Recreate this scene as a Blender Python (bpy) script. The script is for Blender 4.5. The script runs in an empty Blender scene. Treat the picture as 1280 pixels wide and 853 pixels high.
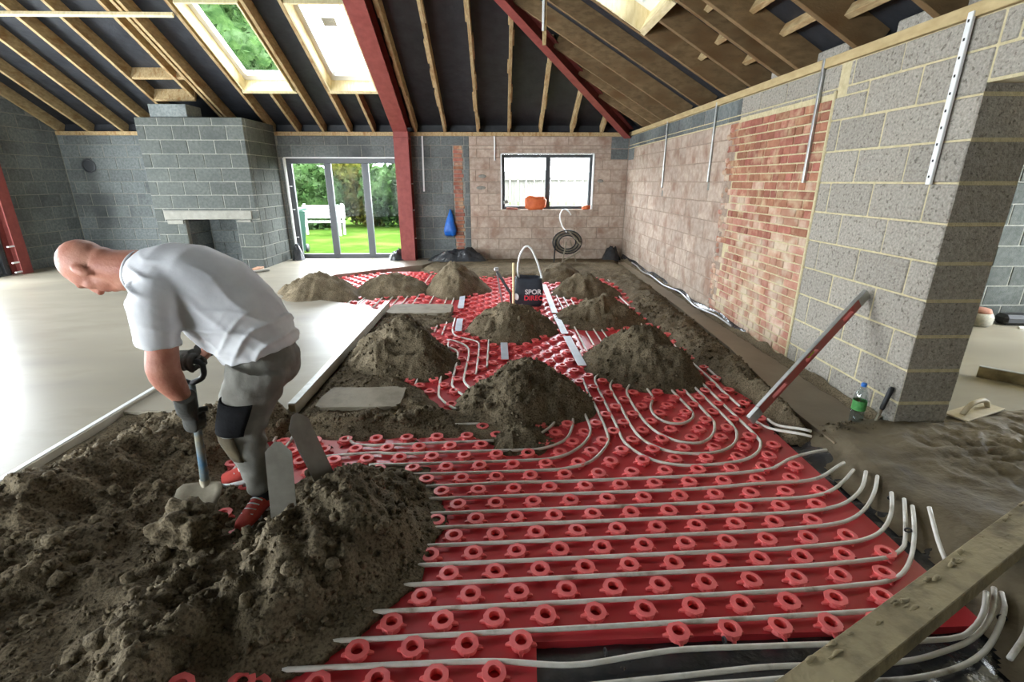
import bpy, bmesh, math, random
import numpy as np
from mathutils import Vector, Matrix
random.seed(7); rng = np.random.default_rng(11)
scene = bpy.context.scene
C = scene.collection

# ------------------------------------------------------------------ camera
XR, YB, ZP = 2.55, 10.2, 2.5            # right wall, back wall, plate height
XL, YF = -8.45, -1.0                    # left wall, wall behind the camera
cam_d = bpy.data.cameras.new('camera'); cam = bpy.data.objects.new('camera', cam_d); C.objects.link(cam)
cam_d.sensor_width = 36.0; cam_d.lens = 36.0 * 605.0 / 1280.0; cam_d.clip_start = 0.02; cam_d.clip_end = 300
cam.location = (0, 0, 1.6)
cam.rotation_euler = (math.radians(90 - 18.3), 0, math.radians(-1.36))
scene.camera = cam

# ------------------------------------------------------------------ sky, exposure
scene.view_settings.view_transform = 'Standard'; scene.view_settings.look = 'None'
scene.view_settings.gamma = 1.0; scene.view_settings.use_curve_mapping = False
scene.view_settings.exposure = 0.62
SKY = 22.0
world = bpy.data.worlds.new('overcast_sky'); scene.world = world; world.use_nodes = True
bg = world.node_tree.nodes['Background']
bg.inputs['Color'].default_value = (0.87, 0.94, 1.0, 1); bg.inputs['Strength'].default_value = SKY
try:
    scene.cycles.max_bounces = 10; scene.cycles.diffuse_bounces = 6; scene.cycles.transparent_max_bounces = 12
    scene.cycles.use_denoising = True; scene.cycles.sample_clamp_indirect = 6.0
    scene.cycles.caustics_reflective = False; scene.cycles.caustics_refractive = False
except Exception: pass

def portal(name, loc, rot, sx, sy):
    """Cycles light portal filling a glazed opening: emits nothing, only guides the sampling of the sky."""
    l = bpy.data.lights.new(name, 'AREA'); l.shape = 'RECTANGLE'; l.size = sx; l.size_y = sy
    l.cycles.is_portal = True
    o = bpy.data.objects.new(name, l); C.objects.link(o); o.location = loc; o.rotation_euler = rot
    return o

# ------------------------------------------------------------------ helpers
def tag(o, label=None, cat=None, group=None, kind=None):
    if label: o['label'] = label
    if cat: o['category'] = cat
    if group: o['group'] = group
    if kind: o['kind'] = kind
    return o

def empty(name, loc, label=None, cat=None, group=None, kind=None):
    o = bpy.data.objects.new(name, None); C.objects.link(o); o.location = loc; o.empty_display_size = .05
    return tag(o, label, cat, group, kind)

def put(o, parent):
    if parent is not None:
        o.parent = parent
        L = Vector((0, 0, 0)); p = parent
        while p is not None: L = L + p.location; p = p.parent
        o.location = o.location - L
    return o

def mobj(name, V, F, mat, parent=None, smooth=False, center=True):
    V = np.asarray(V, float)
    c = (V.min(0) + V.max(0)) / 2 if center else np.zeros(3)
    if center: c[2] = V[:, 2].min()
    me = bpy.data.meshes.new(name); me.from_pydata((V - c).tolist(), [], [list(map(int, f)) for f in F])
    if mat is not None: me.materials.append(mat)
    if smooth: me.polygons.foreach_set('use_smooth', [True] * len(me.polygons))
    me.update()
    o = bpy.data.objects.new(name, me); C.objects.link(o); o.location = c.tolist()
    return put(o, parent)

def grid_mesh(name, X, Y, Z, keep, mat, parent=None):
    ny, nx = X.shape
    idx = np.arange(ny * nx).reshape(ny, nx)
    q = np.stack([idx[:-1, :-1], idx[:-1, 1:], idx[1:, 1:], idx[1:, :-1]], -1)
    k = keep[:-1, :-1] | keep[:-1, 1:] | keep[1:, 1:] | keep[1:, :-1]
    q = q[k]; used = np.unique(q); mp = -np.ones(ny * nx, int); mp[used] = np.arange(len(used))
    V = np.stack([X.ravel(), Y.ravel(), Z.ravel()], 1)[used]
    return mobj(name, V, mp[q], mat, parent, smooth=True)

def cbox(sx, sy, sz, b=0.004):
    """chamfered box centred on the origin: 24 vertices, 26 faces"""
    h = np.array([sx, sy, sz]) / 2.0; b = min(b, h.min() * .6)
    V = []; key = {}
    for ax in range(3):
        for s in (-1, 1):
            for t1 in (-1, 1):
                for t2 in (-1, 1):
                    a1, a2 = [k for k in range(3) if k != ax]
                    v = [0, 0, 0]; v[ax] = s * h[ax]; v[a1] = t1 * (h[a1] - b); v[a2] = t2 * (h[a2] - b)
                    sg = [0, 0, 0]; sg[ax] = s; sg[a1] = t1; sg[a2] = t2
                    key[(ax, tuple(sg))] = len(V); V.append(v)
    F = []
    import itertools
    for ax in range(3):
        a1, a2 = [k for k in range(3) if k != ax]
        for s in (-1, 1):
            f = []
            for t1, t2 in ((-1, -1), (1, -1), (1, 1), (-1, 1)):
                sg = [0, 0, 0]; sg[ax] = s; sg[a1] = t1; sg[a2] = t2; f.append(key[(ax, tuple(sg))])
            F.append(f)
    for a, c in ((0, 1), (0, 2), (1, 2)):
        o = 3 - a - c
        for s in (-1, 1):
            for t in (-1, 1):
                f = []
                for ax, u in ((a, -1), (a, 1), (c, 1), (c, -1)):
                    sg = [0, 0, 0]; sg[a] = s; sg[c] = t; sg[o] = u; f.append(key[(ax, tuple(sg))])
                F.append(f)
    for sg in itertools.product((-1, 1), repeat=3):
        F.append([key[(0, sg)], key[(1, sg)], key[(2, sg)]])
    V = np.array(V, float); G = []
    for f in F:                                        # outward winding
        p = V[f]; n = np.cross(p[1] - p[0], p[2] - p[0])
        G.append(f if n @ p.mean(0) > 0 else f[::-1])
    return V, G

BOXC = {}
def block(name, c, size, mat, parent=None, b=.004, jitter=0.0):
    """box object; alike sizes share their mesh data"""
    k = (round(size[0], 3), round(size[1], 3), round(size[2], 3), mat.name, b)
    me = BOXC.get(k)
    if me is None:
        V, F = cbox(*k[:3], b)
        me = bpy.data.meshes.new(name); me.from_pydata(V.tolist(), [], F); me.materials.append(mat); me.update(); BOXC[k] = me
    o = bpy.data.objects.new(name, me); C.objects.link(o)
    o.location = c
    if jitter: o.rotation_euler = [random.uniform(-jitter, jitter) for _ in range(3)]
    return put(o, parent)

def box(name, lo, hi, mat, parent=None, b=.003):
    lo = np.array(lo, float); hi = np.array(hi, float); V, F = cbox(*(hi - lo), b)
    return mobj(name, V + (lo + hi) / 2, F, mat, parent)

def boxes(name, L, mat, parent=None, b=.003):
    V = []; F = []; n = 0
    for lo, hi in L:
        lo = np.array(lo, float); hi = np.array(hi, float); v, f = cbox(*(hi - lo), b)
        V.append(v + (lo + hi) / 2); F += [[i + n for i in g] for g in f]; n += len(v)
    return mobj(name, np.concatenate(V), F, mat, parent)

def nrm(v): v = np.asarray(v, float); return v / np.linalg.norm(v)

def beam_vf(p0, p1, w, d, up, off=0.0, b=.003):
    """bar from p0 to p1; w across, d along `up`; off shifts along up"""
    p0 = np.array(p0, float); p1 = np.array(p1, float); t = nrm(p1 - p0)
    s = nrm(np.cross(t, up)); u = np.cross(s, t)
    V, F = cbox(np.linalg.norm(p1 - p0), w, d, b)
    M = np.stack([t, s, u], 0)
    V = V @ M + (p0 + p1) / 2 + u * off
    if np.linalg.det(M) < 0: F = [f[::-1] for f in F]
    return V, F

def beam(name, p0, p1, w, d, up, mat, parent=None, off=0.0, b=.003):
    V, F = beam_vf(p0, p1, w, d, up, off, b)
    return mobj(name, V, F, mat, parent)

def join(parts):
    V = []; F = []; n = 0
    for v, f in parts:
        v = np.asarray(v, float); V.append(v); F += [[int(i) + n for i in g] for g in f]; n += len(v)
    return np.concatenate(V), F

def catmull(P, step):
    P = [np.array(p, float) for p in P]
    if len(P) < 2: return np.array(P)
    Q = [2 * P[0] - P[1]] + P + [2 * P[-1] - P[-2]]
    out = []
    for i in range(1, len(Q) - 2):
        p0, p1, p2, p3 = Q[i - 1:i + 3]; n = max(1, int(np.linalg.norm(p2 - p1) / step))
        for k in range(n):
            t = k / n
            out.append(.5 * ((2 * p1) + (-p0 + p2) * t + (2 * p0 - 5 * p1 + 4 * p2 - p3) * t * t + (-p0 + 3 * p1 - 3 * p2 + p3) * t ** 3))
    out.append(P[-1]); return np.array(out)

def tube_vf(P, r, seg=8, caps=True, ref=None):
    P = np.asarray(P, float); n = len(P); r = np.broadcast_to(np.asarray(r, float), (n,))
    T = np.gradient(P, axis=0); T /= np.linalg.norm(T, axis=1)[:, None] + 1e-12
    ref = np.array(ref if ref is not None else ([0, 0, 1.] if abs(T[0][2]) < .9 else [1., 0, 0]))
    V = []; u = nrm(ref - T[0] * (ref @ T[0]))
    for i in range(n):
        u = u - T[i] * (u @ T[i]); u /= np.linalg.norm(u) + 1e-12; v = np.cross(T[i], u)
        for k in range(seg):
            a = 2 * math.pi * k / seg; V.append(P[i] + r[i] * (math.cos(a) * u + math.sin(a) * v))
    F = []
    for i in range(n - 1):
        for k in range(seg):
            k2 = (k + 1) % seg; F.append([i * seg + k, i * seg + k2, (i + 1) * seg + k2, (i + 1) * seg + k])
    if caps: F.append(list(range(seg))[::-1]); F.append([(n - 1) * seg + k for k in range(seg)])
    return np.array(V), F

def tube(name, P, r, mat, parent=None, seg=8, step=.03, spline=True):
    Q = catmull(P, step) if spline else np.array(P, float)
    V, F = tube_vf(Q, r, seg); return mobj(name, V, F, mat, parent, smooth=True)

def lathe_vf(prof, seg=24, c=(0, 0, 0)):
    """prof: list of (r, z) bottom to top"""
    V = []; F = []; n = len(prof)
    for r, z in prof:
        for k in range(seg):
            a = 2 * math.pi * k / seg; V.append((c[0] + r * math.cos(a), c[1] + r * math.sin(a), c[2] + z))
    for i in range(n - 1):
        for k in range(seg):
            k2 = (k + 1) % seg; F.append([i * seg + k, i * seg + k2, (i + 1) * seg + k2, (i + 1) * seg + k])
    F.append(list(range(seg))[::-1]); F.append([(n - 1) * seg + k for k in range(seg)])
    return np.array(V), F

def rot_to(V, d, c=(0, 0, 0)):
    """turn +Z of V to direction d, then move to c"""
    d = nrm(d); z = np.array([0, 0, 1.]); M = np.array(Vector(z).rotation_difference(Vector(d)).to_matrix())
    return np.asarray(V) @ M.T + np.array(c)

def prism_vf(poly, z0, z1):
    n = len(poly); V = [(x, y, z0) for x, y in poly] + [(x, y, z1) for x, y in poly]
    F = [list(range(n))[::-1], [n + k for k in range(n)]] + [[k, (k + 1) % n, n + (k + 1) % n, n + k] for k in range(n)]
    return np.array(V, float), F

def loft_vf(rings, seg=20):
    """rings: (centre, half-axis vector a, half-axis vector b); closed with caps"""
    V = []; F = []
    for c, a, b in rings:
        c, a, b = np.array(c, float), np.array(a, float), np.array(b, float)
        for k in range(seg):
            t = 2 * math.pi * k / seg; V.append(c + a * math.cos(t) + b * math.sin(t))
    n = len(rings)
    for i in range(n - 1):
        for k in range(seg):
            k2 = (k + 1) % seg; F.append([i * seg + k, i * seg + k2, (i + 1) * seg + k2, (i + 1) * seg + k])
    F.append(list(range(seg))[::-1]); F.append([(n - 1) * seg + k for k in range(seg)])
    return np.array(V), F

def ellipsoid_vf(c, ax, bx, cx, seg=20, rings=12):
    V = []; F = []; c, ax, bx, cx = [np.array(k, float) for k in (c, ax, bx, cx)]
    for i in range(1, rings):
        t = math.pi * i / rings
        for k in range(seg):
            p = 2 * math.pi * k / seg
            V.append(c + ax * math.sin(t) * math.cos(p) + bx * math.sin(t) * math.sin(p) + cx * math.cos(t))
    for i in range(rings - 2):
        for k in range(seg):
            k2 = (k + 1) % seg; F.append([i * seg + k, i * seg + k2, (i + 1) * seg + k2, (i + 1) * seg + k])
    V.append(c + cx); V.append(c - cx); n = len(V)
    for k in range(seg):
        F.append([n - 2, (k + 1) % seg, k]); F.append([n - 1, (rings - 2) * seg + k, (rings - 2) * seg + (k + 1) % seg])
    return np.array(V), F

def fuse(name, parts, mat, parent=None, voxel=.012, smooth=6, deform=None):
    """closed overlapping shapes grown together into one continuous surface"""
    V, F = join(parts)
    me = bpy.data.meshes.new('tmp'); me.from_pydata(V.tolist(), [], F); me.update()
    o = bpy.data.objects.new('tmp', me); C.objects.link(o)
    bm = bmesh.new(); bm.from_mesh(me); bmesh.ops.recalc_face_normals(bm, faces=bm.faces); bm.to_mesh(me); bm.free()
    m = o.modifiers.new('r', 'REMESH'); m.mode = 'VOXEL'; m.voxel_size = voxel
    if smooth:
        s = o.modifiers.new('s', 'SMOOTH'); s.factor = .5; s.iterations = smooth
    bpy.context.view_layer.update()
    ev = o.evaluated_get(bpy.context.evaluated_depsgraph_get())
    m2 = bpy.data.meshes.new_from_object(ev)
    n = len(m2.vertices); co = np.zeros(n * 3); m2.vertices.foreach_get('co', co); co = co.reshape(-1, 3)
    no = np.zeros(n * 3); m2.vertices.foreach_get('normal', no); no = no.reshape(-1, 3)
    if deform is not None: co = deform(co, no)
    Fo = [list(p.vertices) for p in m2.polygons]
    bpy.data.objects.remove(o); bpy.data.meshes.remove(me); bpy.data.meshes.remove(m2)
    return mobj(name, co, Fo, mat, parent, smooth=True)

# value noise on numpy arrays
_T = rng.random((256, 256)); _T3 = rng.random((64, 64, 64))
def vn(x, y, s=0):
    x = np.asarray(x) + 37.3 * s; y = np.asarray(y) + 91.7 * s
    ix = np.floor(x).astype(int); iy = np.floor(y).astype(int); fx = x - ix; fy = y - iy
    fx = fx * fx * (3 - 2 * fx); fy = fy * fy * (3 - 2 * fy)
    g = lambda a, b: _T[a & 255, b & 255]
    return (g(ix, iy) * (1 - fx) + g(ix + 1, iy) * fx) * (1 - fy) + (g(ix, iy + 1) * (1 - fx) + g(ix + 1, iy + 1) * fx) * fy
def fbm(x, y, s=0, oct=4, gain=.5):
    a = 1.0; t = 0; o = 0
    for k in range(oct):
        o = o + a * (vn(x * 2 ** k, y * 2 ** k, s + k) - .5); t += a; a *= gain
    return o / t * 2
def lumps(x, y, s=0, oct=3):
    a = 1.0; t = 0; o = 0
    for k in range(oct):
        o = o + a * (1 - np.abs(2 * vn(x * 2 ** k, y * 2 ** k, s + k) - 1)) ** 2; t += a; a *= .55
    return o / t
def vn3(p, s=0):
    p = np.asarray(p) + 17.1 * s; i = np.floor(p).astype(int); f = p - i; f = f * f * (3 - 2 * f); o = 0
    for dx in (0, 1):
        for dy in (0, 1):
            for dz in (0, 1):
                w = (f[:, 0] if dx else 1 - f[:, 0]) * (f[:, 1] if dy else 1 - f[:, 1]) * (f[:, 2] if dz else 1 - f[:, 2])
                o = o + w * _T3[(i[:, 0] + dx) & 63, (i[:, 1] + dy) & 63, (i[:, 2] + dz) & 63]
    return o
def poly_sd(X, Y, poly):
    """signed distance to a polygon, positive inside"""
    d = np.full(X.shape, 1e9); ins = np.zeros(X.shape, bool); n = len(poly)
    for i in range(n):
        (x0, y0), (x1, y1) = poly[i], poly[(i + 1) % n]
        ex, ey = x1 - x0, y1 - y0; t = np.clip(((X - x0) * ex + (Y - y0) * ey) / (ex * ex + ey * ey + 1e-12), 0, 1)
        d = np.minimum(d, np.hypot(X - x0 - t * ex, Y - y0 - t * ey))
        c = ((y0 > Y) != (y1 > Y)) & (X < (x1 - x0) * (Y - y0) / (y1 - y0 + 1e-12) + x0); ins ^= c
    return np.where(ins, d, -d)
def sstep(a, b, x): t = np.clip((x - a) / (b - a), 0, 1); return t * t * (3 - 2 * t)
def line_d(X, Y, P):
    d = np.full(X.shape, 1e9)
    for (x0, y0), (x1, y1) in zip(P[:-1], P[1:]):
        ex, ey = x1 - x0, y1 - y0; t = np.clip(((X - x0) * ex + (Y - y0) * ey) / (ex * ex + ey * ey), 0, 1)
        d = np.minimum(d, np.hypot(X - x0 - t * ex, Y - y0 - t * ey))
    return d

def sub_rect(r, holes, tol=.012):
    """rectangle (u0,u1,v0,v1) minus holes -> rectangles"""
    out = [r]
    for h in holes:
        nxt = []
        for (a, b, c, d) in out:
            if h[0] >= b - tol or h[1] <= a + tol or h[2] >= d - tol or h[3] <= c + tol: nxt.append((a, b, c, d)); continue
            lo, hi = max(c, h[2]), min(d, h[3])
            if h[2] - c > .03: nxt.append((a, b, c, h[2]))
            if d - h[3] > .03: nxt.append((a, b, h[3], d))
            if h[0] - a > .03: nxt.append((a, h[0], lo, hi))
            if b - h[1] > .03: nxt.append((h[1], b, lo, hi))
        out = nxt
    return out

def courses(u0, u1, z0, z1, L=.45, H=.225, j=.011, holes=(), shift=0.0, zbase=.013):
    """stretcher-bond pieces covering u0..u1, z0..z1"""
    out = []; k0 = int(math.floor((z0 - zbase) / H))
    k = k0
    while zbase + k * H < z1 - .02:
        a = max(z0, zbase + k * H); b = min(z1, zbase + (k + 1) * H); k += 1
        if b - a < .03: continue
        s = shift + (L / 2 if k % 2 else 0) + random.uniform(-.03, .03)
        i0 = int(math.floor((u0 - s) / L)) - 1
        u = s + i0 * L
        while u < u1 - 1e-6:
            c, d = max(u, u0), min(u + L, u1); u += L
            if d <= u0 + .07: continue
            if c < u0 + .07: c = u0                     # no slivers: the neighbour takes them over
            if u1 - d < .07: d = u1; u = u1
            if d - c < .02: continue
            for r in sub_rect((c, d, a, b), holes):
                if r[1] - r[0] > .035 and r[3] - r[2] > .03:
                    out.append((r[0] + j / 2, r[1] - j / 2, r[2] + j / 2, r[3] - j / 2))
    return out

# ------------------------------------------------------------------ materials
def srgb(r, g, b):
    f = lambda c: (c / 255) / 12.92 if c <= 10 else (((c / 255) + .055) / 1.055) ** 2.4
    return (f(r), f(g), f(b), 1)
MATS = {}
def M(name, c1, c2=None, scale=12.0, rough=.85, bump=0.0, bscale=80.0, rnd=0.0, spec=.3, metal=0.0, c3=None, s3=3.0, stretch=None, bdist=.01, hue=0.0, ramp=(.35, .65), r3=(.5, .72), coat=0.0):
    m = bpy.data.materials.new(name); m.use_nodes = True; nt = m.node_tree; N = nt.nodes; Lk = nt.links.new
    p = N['Principled BSDF']; p.inputs['Roughness'].default_value = rough; p.inputs['Metallic'].default_value = metal
    p.inputs['Specular IOR Level'].default_value = spec
    if coat: p.inputs['Coat Weight'].default_value = coat; p.inputs['Coat Roughness'].default_value = .15
    p.inputs['Base Color'].default_value = c1
    g = N.new('ShaderNodeNewGeometry'); vec = g.outputs['Position']
    if stretch:
        mp = N.new('ShaderNodeMapping'); mp.inputs['Scale'].default_value = stretch; Lk(vec, mp.inputs['Vector']); vec = mp.outputs['Vector']
    col = None
    if c2 is not None:
        n = N.new('ShaderNodeTexNoise'); n.inputs['Scale'].default_value = scale; n.inputs['Detail'].default_value = 6; n.inputs['Roughness'].default_value = .6
        Lk(vec, n.inputs['Vector'])
        r = N.new('ShaderNodeValToRGB'); r.color_ramp.elements[0].position = ramp[0]; r.color_ramp.elements[1].position = ramp[1]
        r.color_ramp.elements[0].color = c1; r.color_ramp.elements[1].color = c2
        Lk(n.outputs['Fac'], r.inputs['Fac']); col = r.outputs['Color']
        if c3 is not None:
            n3 = N.new('ShaderNodeTexNoise'); n3.inputs['Scale'].default_value = s3; n3.inputs['Detail'].default_value = 5
            Lk(vec, n3.inputs['Vector'])
            mr = N.new('ShaderNodeMapRange'); mr.inputs['From Min'].default_value = r3[0]; mr.inputs['From Max'].default_value = r3[1]
            Lk(n3.outputs['Fac'], mr.inputs['Value'])
            mx = N.new('ShaderNodeMix'); mx.data_type = 'RGBA'; Lk(mr.outputs['Result'], mx.inputs['Factor']); Lk(col, mx.inputs['A']); mx.inputs['B'].default_value = c3
            col = mx.outputs['Result']
    if rnd or hue:
        oi = N.new('ShaderNodeObjectInfo'); hs = N.new('ShaderNodeHueSaturation')
        mr = N.new('ShaderNodeMapRange'); mr.inputs['To Min'].default_value = 1 - rnd; mr.inputs['To Max'].default_value = 1 + rnd
        Lk(oi.outputs['Random'], mr.inputs['Value']); Lk(mr.outputs['Result'], hs.inputs['Value'])
        if hue:
            fr = N.new('ShaderNodeMath'); fr.operation = 'MULTIPLY'; fr.inputs[1].default_value = 7.31; Lk(oi.outputs['Random'], fr.inputs[0])
            f2 = N.new('ShaderNodeMath'); f2.operation = 'FRACT'; Lk(fr.outputs[0], f2.inputs[0])
            m2 = N.new('ShaderNodeMapRange'); m2.inputs['To Min'].default_value = .5 - hue; m2.inputs['To Max'].default_value = .5 + hue
            Lk(f2.outputs[0], m2.inputs['Value']); Lk(m2.outputs['Result'], hs.inputs['Hue'])
        if col is not None: Lk(col, hs.inputs['Color'])
        else: hs.inputs['Color'].default_value = c1
        col = hs.outputs['Color']
    if col is not None: Lk(col, p.inputs['Base Color'])
    if bump:
        nb = N.new('ShaderNodeTexNoise'); nb.inputs['Scale'].default_value = bscale; nb.inputs['Detail'].default_value = 5; Lk(vec, nb.inputs['Vector'])
        b = N.new('ShaderNodeBump'); b.inputs['Strength'].default_value = bump; b.inputs['Distance'].default_value = bdist
        Lk(nb.outputs['Fac'], b.inputs['Height']); Lk(b.outputs['Normal'], p.inputs['Normal'])
    MATS[name] = m; return m

def glass(name, tint=(1, 1, 1, 1), refl=.06):
    m = bpy.data.materials.new(name); m.use_nodes = True; nt = m.node_tree; N = nt.nodes; N.clear()
    o = N.new('ShaderNodeOutputMaterial'); mx = N.new('ShaderNodeMixShader'); t = N.new('ShaderNodeBsdfTransparent'); g = N.new('ShaderNodeBsdfGlossy')
    t.inputs['Color'].default_value = tint; g.inputs['Roughness'].default_value = .02; mx.inputs['Fac'].default_value = refl
    nt.links.new(t.outputs[0], mx.inputs[1]); nt.links.new(g.outputs[0], mx.inputs[2]); nt.links.new(mx.outputs[0], o.inputs['Surface'])
    return m

m_bdark = M('dark_block', srgb(92, 97, 96), srgb(116, 121, 119), 25, .95, .5, 120, .16, c3=srgb(74, 78, 78), s3=1.2)
m_bchim = M('chimney_block', srgb(70, 74, 70), srgb(87, 90, 86), 22, .95, .5, 120, .12, c3=srgb(66, 70, 68), s3=2)
m_bpier = M('pier_block', srgb(134, 129, 119), srgb(166, 160, 149), 60, .95, .8, 90, .09, c3=srgb(108, 103, 94), s3=45, r3=(.58, .68))
m_bpink = M('pink_block', srgb(156, 138, 124), srgb(182, 166, 150), 14, .95, .5, 90, .10, c3=srgb(140, 114, 98), s3=4)
m_mgrey = M('grey_mortar', srgb(140, 138, 128), srgb(165, 160, 145), 30, .95, .4, 150)
m_mdark = M('dark_mortar', srgb(122, 122, 114), srgb(142, 141, 132), 30, .95, .4, 150)
m_mtan = M('tan_mortar', srgb(180, 168, 132), srgb(200, 188, 152), 30, .95, .5, 150)
m_mpink = M('pink_mortar', srgb(140, 124, 110), srgb(160, 142, 126), 20, .95, .5, 110)
m_brick = M('old_brick', srgb(160, 112, 94), srgb(178, 138, 116), 9, .95, .6, 90, .14, hue=.010, c3=srgb(192, 174, 152), s3=5, r3=(.45, .62))
m_brick2 = M('red_brick', srgb(140, 90, 73), srgb(160, 110, 90), 12, .95, .5, 90, .18, hue=.012, c3=srgb(178, 148, 120), s3=6, r3=(.52, .68))
m_timber = M('sawn_timber', srgb(146, 125, 90), srgb(180, 157, 116), 9, .8, .25, 50, .10, stretch=(6, 1.2, 3), c3=srgb(134, 102, 62), s3=3)
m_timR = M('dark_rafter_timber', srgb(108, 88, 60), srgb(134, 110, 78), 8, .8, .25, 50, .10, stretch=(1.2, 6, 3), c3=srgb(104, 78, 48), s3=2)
m_pine = M('pale_pine', srgb(206, 190, 144), srgb(226, 212, 172), 7, .7, .1, 50, .04, stretch=(4, 1, 1))
m_felt = M('black_membrane', srgb(34, 36, 40), srgb(46, 48, 52), 5, .55, .35, 5, spec=.35, bdist=.05)
m_steel = M('red_oxide_steel', srgb(122, 58, 54), srgb(136, 70, 64), 10, .6, .05, 60)
m_white = M('white_plastic', srgb(222, 224, 222), None, rough=.35, spec=.5)
m_frame = M('anthracite_frame', srgb(60, 63, 66), None, rough=.4, spec=.5)
m_glass = glass('clear_glass', refl=.002)
m_screed = M('smooth_screed', srgb(132, 125, 109), srgb(147, 140, 125), 1.6, .36, .05, 4, spec=.42, c3=srgb(117, 111, 98), s3=.8, stretch=(1, 2.2, 1))
m_screed2 = M('wet_screed', srgb(118, 106, 87), srgb(134, 121, 101), 2.5, .5, .2, 40, spec=.4)
m_slab = M('concrete_slab', srgb(120, 112, 100), srgb(140, 132, 118), 6, .9)
m_sand = M('damp_sand', srgb(98, 87, 68), srgb(130, 117, 95), 7, .95, .6, 90, c3=srgb(66, 57, 43), s3=95, bdist=.012, r3=(.45, .7), spec=.15)
m_sandd = M('dark_damp_sand', srgb(92, 82, 64), srgb(120, 108, 87), 7, .95, .6, 80, c3=srgb(58, 50, 38), s3=85, bdist=.013, r3=(.45, .7), spec=.15)
m_mud = M('smeared_mud', srgb(98, 88, 70), srgb(126, 115, 94), 3, .8, .5, 45, spec=.25, c3=srgb(82, 73, 58), s3=5)
m_red = M('red_plastic', srgb(190, 50, 58), srgb(198, 62, 68), 4, .36, spec=.5)
m_nub = M('red_plastic_nub', srgb(234, 112, 110), srgb(224, 98, 98), 30, .45, spec=.45)
m_pipe = M('grey_pipe', srgb(216, 214, 206), srgb(200, 195, 182), 14, .45, spec=.45, c3=srgb(128, 116, 96), s3=9, r3=(.6, .75))
m_tape = M('pale_strip', srgb(205, 210, 220), srgb(190, 196, 208), 8, .5)
m_black = M('black_plastic', srgb(32, 33, 34), None, rough=.5, spec=.4)
m_film = M('black_film', srgb(36, 38, 42), srgb(58, 60, 62), 4, .25, .5, 12, spec=.6, bdist=.03)
m_alu = M('aluminium', srgb(190, 192, 190), srgb(168, 170, 168), 20, .38, metal=.8)
m_woodw = M('weathered_rail', srgb(196, 192, 178), srgb(176, 170, 152), 6, .7, .2, 40)
m_plank = M('muddy_timber', srgb(158, 146, 114), srgb(138, 126, 98), 5, .85, .5, 40, c3=srgb(104, 93, 72), s3=7, stretch=(1, 1, 1))
# ------------------------------------------------------------------ walls
def wall_blocks(parent, rects, plane, face, depth, mat, name='block', b=.006, out=.003):
    """plane 'Y': rects are (x,z) on Y=face facing -Y; plane 'X': rects are (y,z) on X=face facing -X; 'XP' faces +X"""
    for (a, c, z0, z1) in rects:
        o = random.uniform(-out, out)
        if plane == 'Y': cen = ((a + c) / 2, face + depth / 2 + o, (z0 + z1) / 2); sz = (c - a, depth, z1 - z0)
        elif plane == 'X': cen = (face + depth / 2 + o, (a + c) / 2, (z0 + z1) / 2); sz = (depth, c - a, z1 - z0)
        else: cen = (face - depth / 2 + o, (a + c) / 2, (z0 + z1) / 2); sz = (depth, c - a, z1 - z0)
        block(name, cen, sz, mat, parent, b)

DOOR = (-4.22, -1.92, .03, 2.03); WIN = (.03, 1.87, 1.03, 2.11); TOOTH = (-.93, -.72, .08, 2.26)
REC = .007
def slab(name, plane, face, thick, u0, u1, z0, z1, holes, mat):
    L = []
    for a, c, d, e in sub_rect((u0, u1, z0, z1), holes):
        L.append(((a, face, d), (c, face + thick, e)) if plane == 'Y' else ((face, a, d), (face + thick, c, e)))
    return tag(boxes(name, L, mat, b=.0005), kind='structure')

wall_back = slab('wall_back', 'Y', YB + REC, .3, XL - .3, XR + .35, -.12, 2.43, [DOOR, WIN], m_mdark)
XP0 = -.6
wall_blocks(wall_back, courses(XL, XP0, .0, 2.43, holes=[DOOR, TOOTH, (-6.12, -4.33, 0, 2.43)]), 'Y', YB, .06, m_bdark)
wall_blocks(wall_back, courses(XP0, XR, .0, 2.2, holes=[WIN, (2.2, XR, 2.0, 2.2)]), 'Y', YB, .06, m_bpink)
wall_blocks(wall_back, courses(XP0, 2.2, 2.2, 2.43, L=.9), 'Y', YB, .06, m_bpink)
wall_blocks(wall_back, [(2.2, XR - .01, 2.005, 2.2), (2.2, XR - .01, 2.21, 2.42)], 'Y', YB, .06, m_bdark)
for k in range(29):
    z = .09 + k * .075
    if z > 2.2: break
    block('brick', ((TOOTH[0] + TOOTH[1]) / 2 + random.uniform(-.012, .012), YB + .03, z + .033), (.19 if k % 2 else .16, .07, .064), m_brick2, wall_back, .006)
# pink mortar backing behind the pinkish blocks
boxes('mortar_bed', [((a, YB + .0055, c), (b, YB + .03, d)) for a, b, c, d in sub_rect((XP0, XR, 0, 2.43), [WIN])], m_mpink, wall_back, .0005)
for x, z, w in ((-.35, 1.69, .16), (-.38, 1.47, .2), (.12, 1.2, .1), (2.02, 1.6, .13)):   # broken-out pockets in the block face
    V, F = ellipsoid_vf((x, YB + .003, z), (w / 2, 0, 0), (0, .012, 0), (0, 0, .035), 12, 6); mobj('patch', V, F, m_bpink if False else m_mdark, wall_back, True)

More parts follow.
